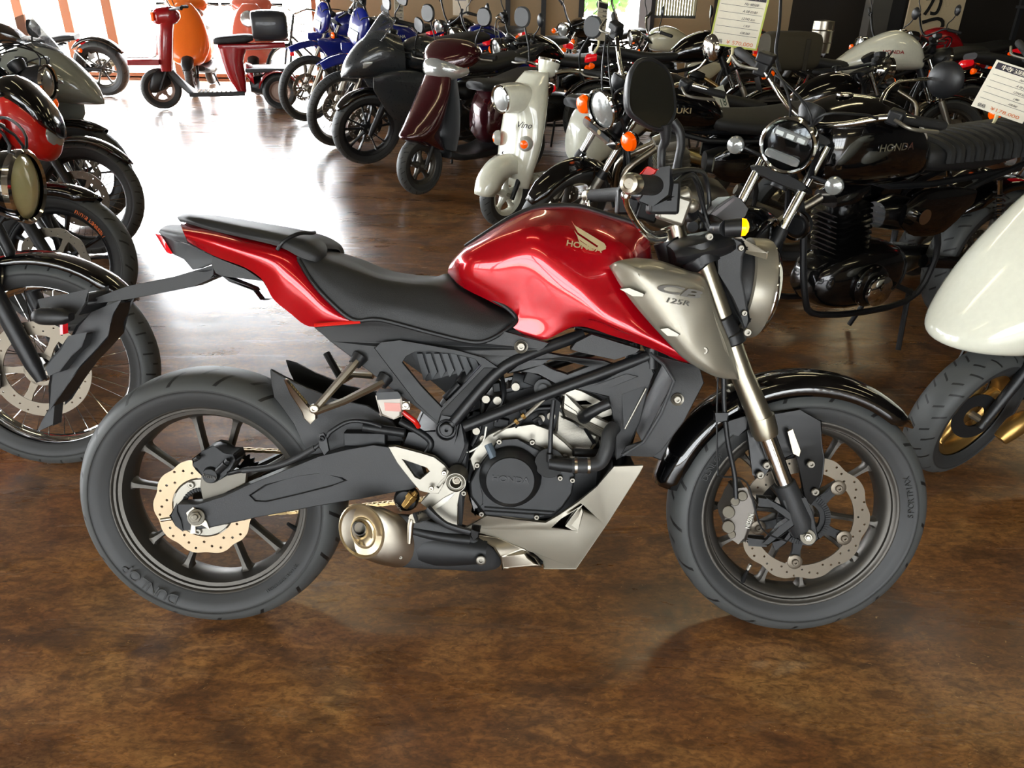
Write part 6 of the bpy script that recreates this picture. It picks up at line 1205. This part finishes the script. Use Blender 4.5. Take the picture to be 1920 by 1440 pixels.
b = B(); b.lathe([(0, .035), (.004, .075), (.006, .075), (.006, .035)], c=(0, .035, .222), ax=(0, 1, 0), n=40); b.build('brake_disc', EBK, WS)
# price cards ---------------------------------------------------------------
def at_depth(px, py, d): return CAM+(_fw+_rt*((px-960)/FOC)+_up*((720-py)/FOC))*d
YG = mat('yellow_green_border', 'b9c25a', .6)
def face(c, roll=0., yaw=0.):
    n = (CAM-c); n.z *= .3; n = R_(rad(yaw), 'Z').to_3x3() @ n.normalized(); x = V((0, 0, 1)).cross(n).normalized(); x = Matrix.Rotation(rad(roll), 3, n) @ x; return basis(c, x, n.cross(x))
def hanger(c, low, name='card_clip', par=None): B().tube([c, c.lerp(low, .5)+V((.02, 0, 0)), low], .004, 6, sm=4).build(name, mat('clip_plastic', 'cfc59a', .4), None)
for nm, lb, px, py, d, w, h, ro, ya, ed, low, hd_, pr in (('price_card', 'yellow-green bordered price card above the chrome-forked motorcycle, top centre right', 1386, 36, 3.75, .235, .255, -6, 0, YG, (1400, 130), 'BSP 高松の特選車', '¥ 570,000'),
        ('price_card', 'price card hanging over the ribbed black seat at the right edge', 1893, 172, 3.0, .20, .18, -14, -8, None, (1890, 245), '特選車', '¥178,000'),
        ('price_card', 'narrow pale price card seen almost edge-on, right of the open doorway', 1128, 40, 4.6, .14, .21, -6, 66, None, (1122, 100), '', ''),
        ('price_card', 'white price card on the faired black sport motorcycle, at the top edge', 748, 20, 6.9, .15, .24, -6, 58, None, (745, 60), '', '')):
    c = at_depth(px, py, d); q = card(nm, lb, face(c, ro, ya), w, h, ed, 5, hd_, pr)
    M = face(c, ro, ya); B().tube([M @ V((0, -h/2+.01, -.006)), M @ V((.005, -h/2-.03, -.01)), M @ V((-.005, -h/2-.07, -.03))], [.009, .006, .009], 8, sm=3).build('card_clip', mat('clip_plastic', 'cfc59a', .4), q)
# mirrors of the retro roadster
gi = GB.matrix_world.inverted() if 0 else None
bpy.context.view_layer.update(); gi = GB.matrix_world.inverted()
MR = B().lathe([(-.022, .0005), (-.02, .035), (-.008, .058), (.004, .064), (.008, .058), (.006, .0005)], c=gi @ at_depth(1772, 150, 2.72), ax=gi.to_3x3() @ V((.9, .75, .1)), n=28).build('mirror', BLK, GB)
B().tube([gi @ at_depth(*q) for q in ((1650, 196, 2.72), (1662, 172, 2.72), (1680, 156, 2.72), (1700, 151, 2.72), (1768, 146, 2.74))], [.010, .008, .006, .0055, .0055], 10, sm=4).build('mirror_stem', CHR, MR)
MR = B().lathe([(-.022, .0005), (-.02, .035), (-.008, .058), (.004, .064), (.008, .058), (.006, .0005)], c=gi @ at_depth(1466, -70, 2.75), ax=gi.to_3x3() @ V((.6, .8, .1)), n=28).build('mirror', BLK, GB)
B().tube([gi @ at_depth(*q) for q in ((1462, 135, 2.75), (1455, 95, 2.75), (1462, 40, 2.75), (1466, -60, 2.75))], [.008, .006, .0055, .0055], 10, sm=4).build('mirror_stem', BLK, MR)
# small things -----------------------------------------------------------------
TB = bpy.data.objects['touring_motorcycle']; bpy.context.view_layer.update(); ti = TB.matrix_world.inverted(); c = at_depth(1480, 95, 5.35); sb = B().pod([(-.19, 0, .07, .07), (-.16, 0, .12, .10), (.16, 0, .12, .10), (.19, 0, .07, .07)], 22, 3, p=3.5, m=ti @ T_(*c) @ R_(rad(10), 'Z')).build('saddle_bag', mat('olive_canvas', '3b3526', .85, bump=.6, scale=120), TB)
M = ti @ basis(at_depth(1345, 188, 4.75), (.93, -.1, .42), (.35, -.1, 1)); PLT = B().box((0, 0, 0), (.115, .15, .004)).tf(M).build('registration_plate', mat('plate_white', 'd9dccb', .5), TB, bev=.002); text('22-18', mat('plate_green', '2f4a38', .6), PLT, M @ T_(0, -.025, .003), w=.095, h=.05); text('高松市', mat('plate_green', '2f4a38', .6), PLT, M @ T_(0, .045, .003), w=.07, h=.025)
for dx in (-.09, .09): B().box(c+V((dx, -.1, -.02)), (.03, .012, .2)).tf(ti).build('bag_strap', mat('bag_strap', '2a2519', .8), sb, bev=.003)
c = V((2.42, 6.70, 1.03)); cn = tag(B().lathe([(-.12, .0005), (-.12, .075), (-.05, .08), (-.045, .085), (-.04, .08), (.04, .08), (.045, .086), (.05, .08), (.11, .078), (.12, .0005)], c=c, ax=(0, 0, 1), n=32).build('metal_canister', STL), 'dull metal canister standing on the seat behind the white tank', 'canister')
# shelving with parts in the far right corner
SHF = empty('parts_shelf', 'dark steel shelf loaded with small parts in the far right corner', 'shelf', T_(7.3, 10.2, 0))
for x in (-1.2, 1.2):
    for y in (-.2, .2): B().box((x, y, 1.1), (.05, .05, 2.2)).build('upright', DCOL, SHF)
for z in (.3, .75, 1.2, 1.65, 2.1): B().box((0, 0, z), (2.5, .46, .03)).build('shelf_board', DCOL, SHF)
cols = [ORG, STL, RD2, CHR, CRM, GRY, LOGO, WD, AMB, ALU, BLU, GLD]; kinds = [('parts_box', 'box'), ('spray_can', 'can'), ('coiled_hose', 'coil')]
names_ = dict(zip([id(q) for q in cols], ('orange', 'dull steel', 'red', 'chrome', 'cream', 'grey', 'tan', 'white', 'amber', 'aluminium', 'blue', 'gold')))
pool = [(c, k) for c in cols for k in range(3)]; ps_ = [random.sample(pool, 16) for _ in range(3)]
for i in range(48):
    z = (.768, 1.218, 1.668)[i % 3]; x = 6.25+(i//3)*.13; c, kd = ps_[i % 3][i//3]; lv = ('lower', 'middle', 'upper')[i % 3]
    if kd == 0: h = random.uniform(.08, .2); o = B().box((x, 10.12, z+h/2), (.10, .16, h)).build('parts_box', c, bev=.004); B().box((x, 10.039, z+h/2), (.07, .003, h*.5)).build('box_label', PAP, o)
    elif kd == 1: h = random.uniform(.14, .2); o = B().lathe([(0, .0005), (0, .035), (h*.85, .035), (h*.9, .02), (h, .018), (h, .0005)], c=(x, 10.1, z), ax=(0, 0, 1), n=16).build('spray_can', c)
    else: o = B().tube([(x+cos(t)*.045, 10.1+t*.004, z+.056+sin(t)*.045) for t in [k*.5 for k in range(30)]], .009, 6).build('coiled_hose', c)
    tag(o, '%s %s on the %s board of the corner shelf' % (names_[id(c)], ('parts box', 'spray can', 'coiled hose')[kd], lv), ('box', 'can', 'hose')[kd], 'small parts on the corner shelf')
# stray bits on the floor
b = B().tube([(.33, .62, .004), (.35, .56, .006), (.37, .50, .004)], .004, 6, sm=3); tag(b.build('straw_stalk', mat('straw', '9c7a48', .8)), 'thin tan stalk lying on the floor at the bottom centre', 'stalk')
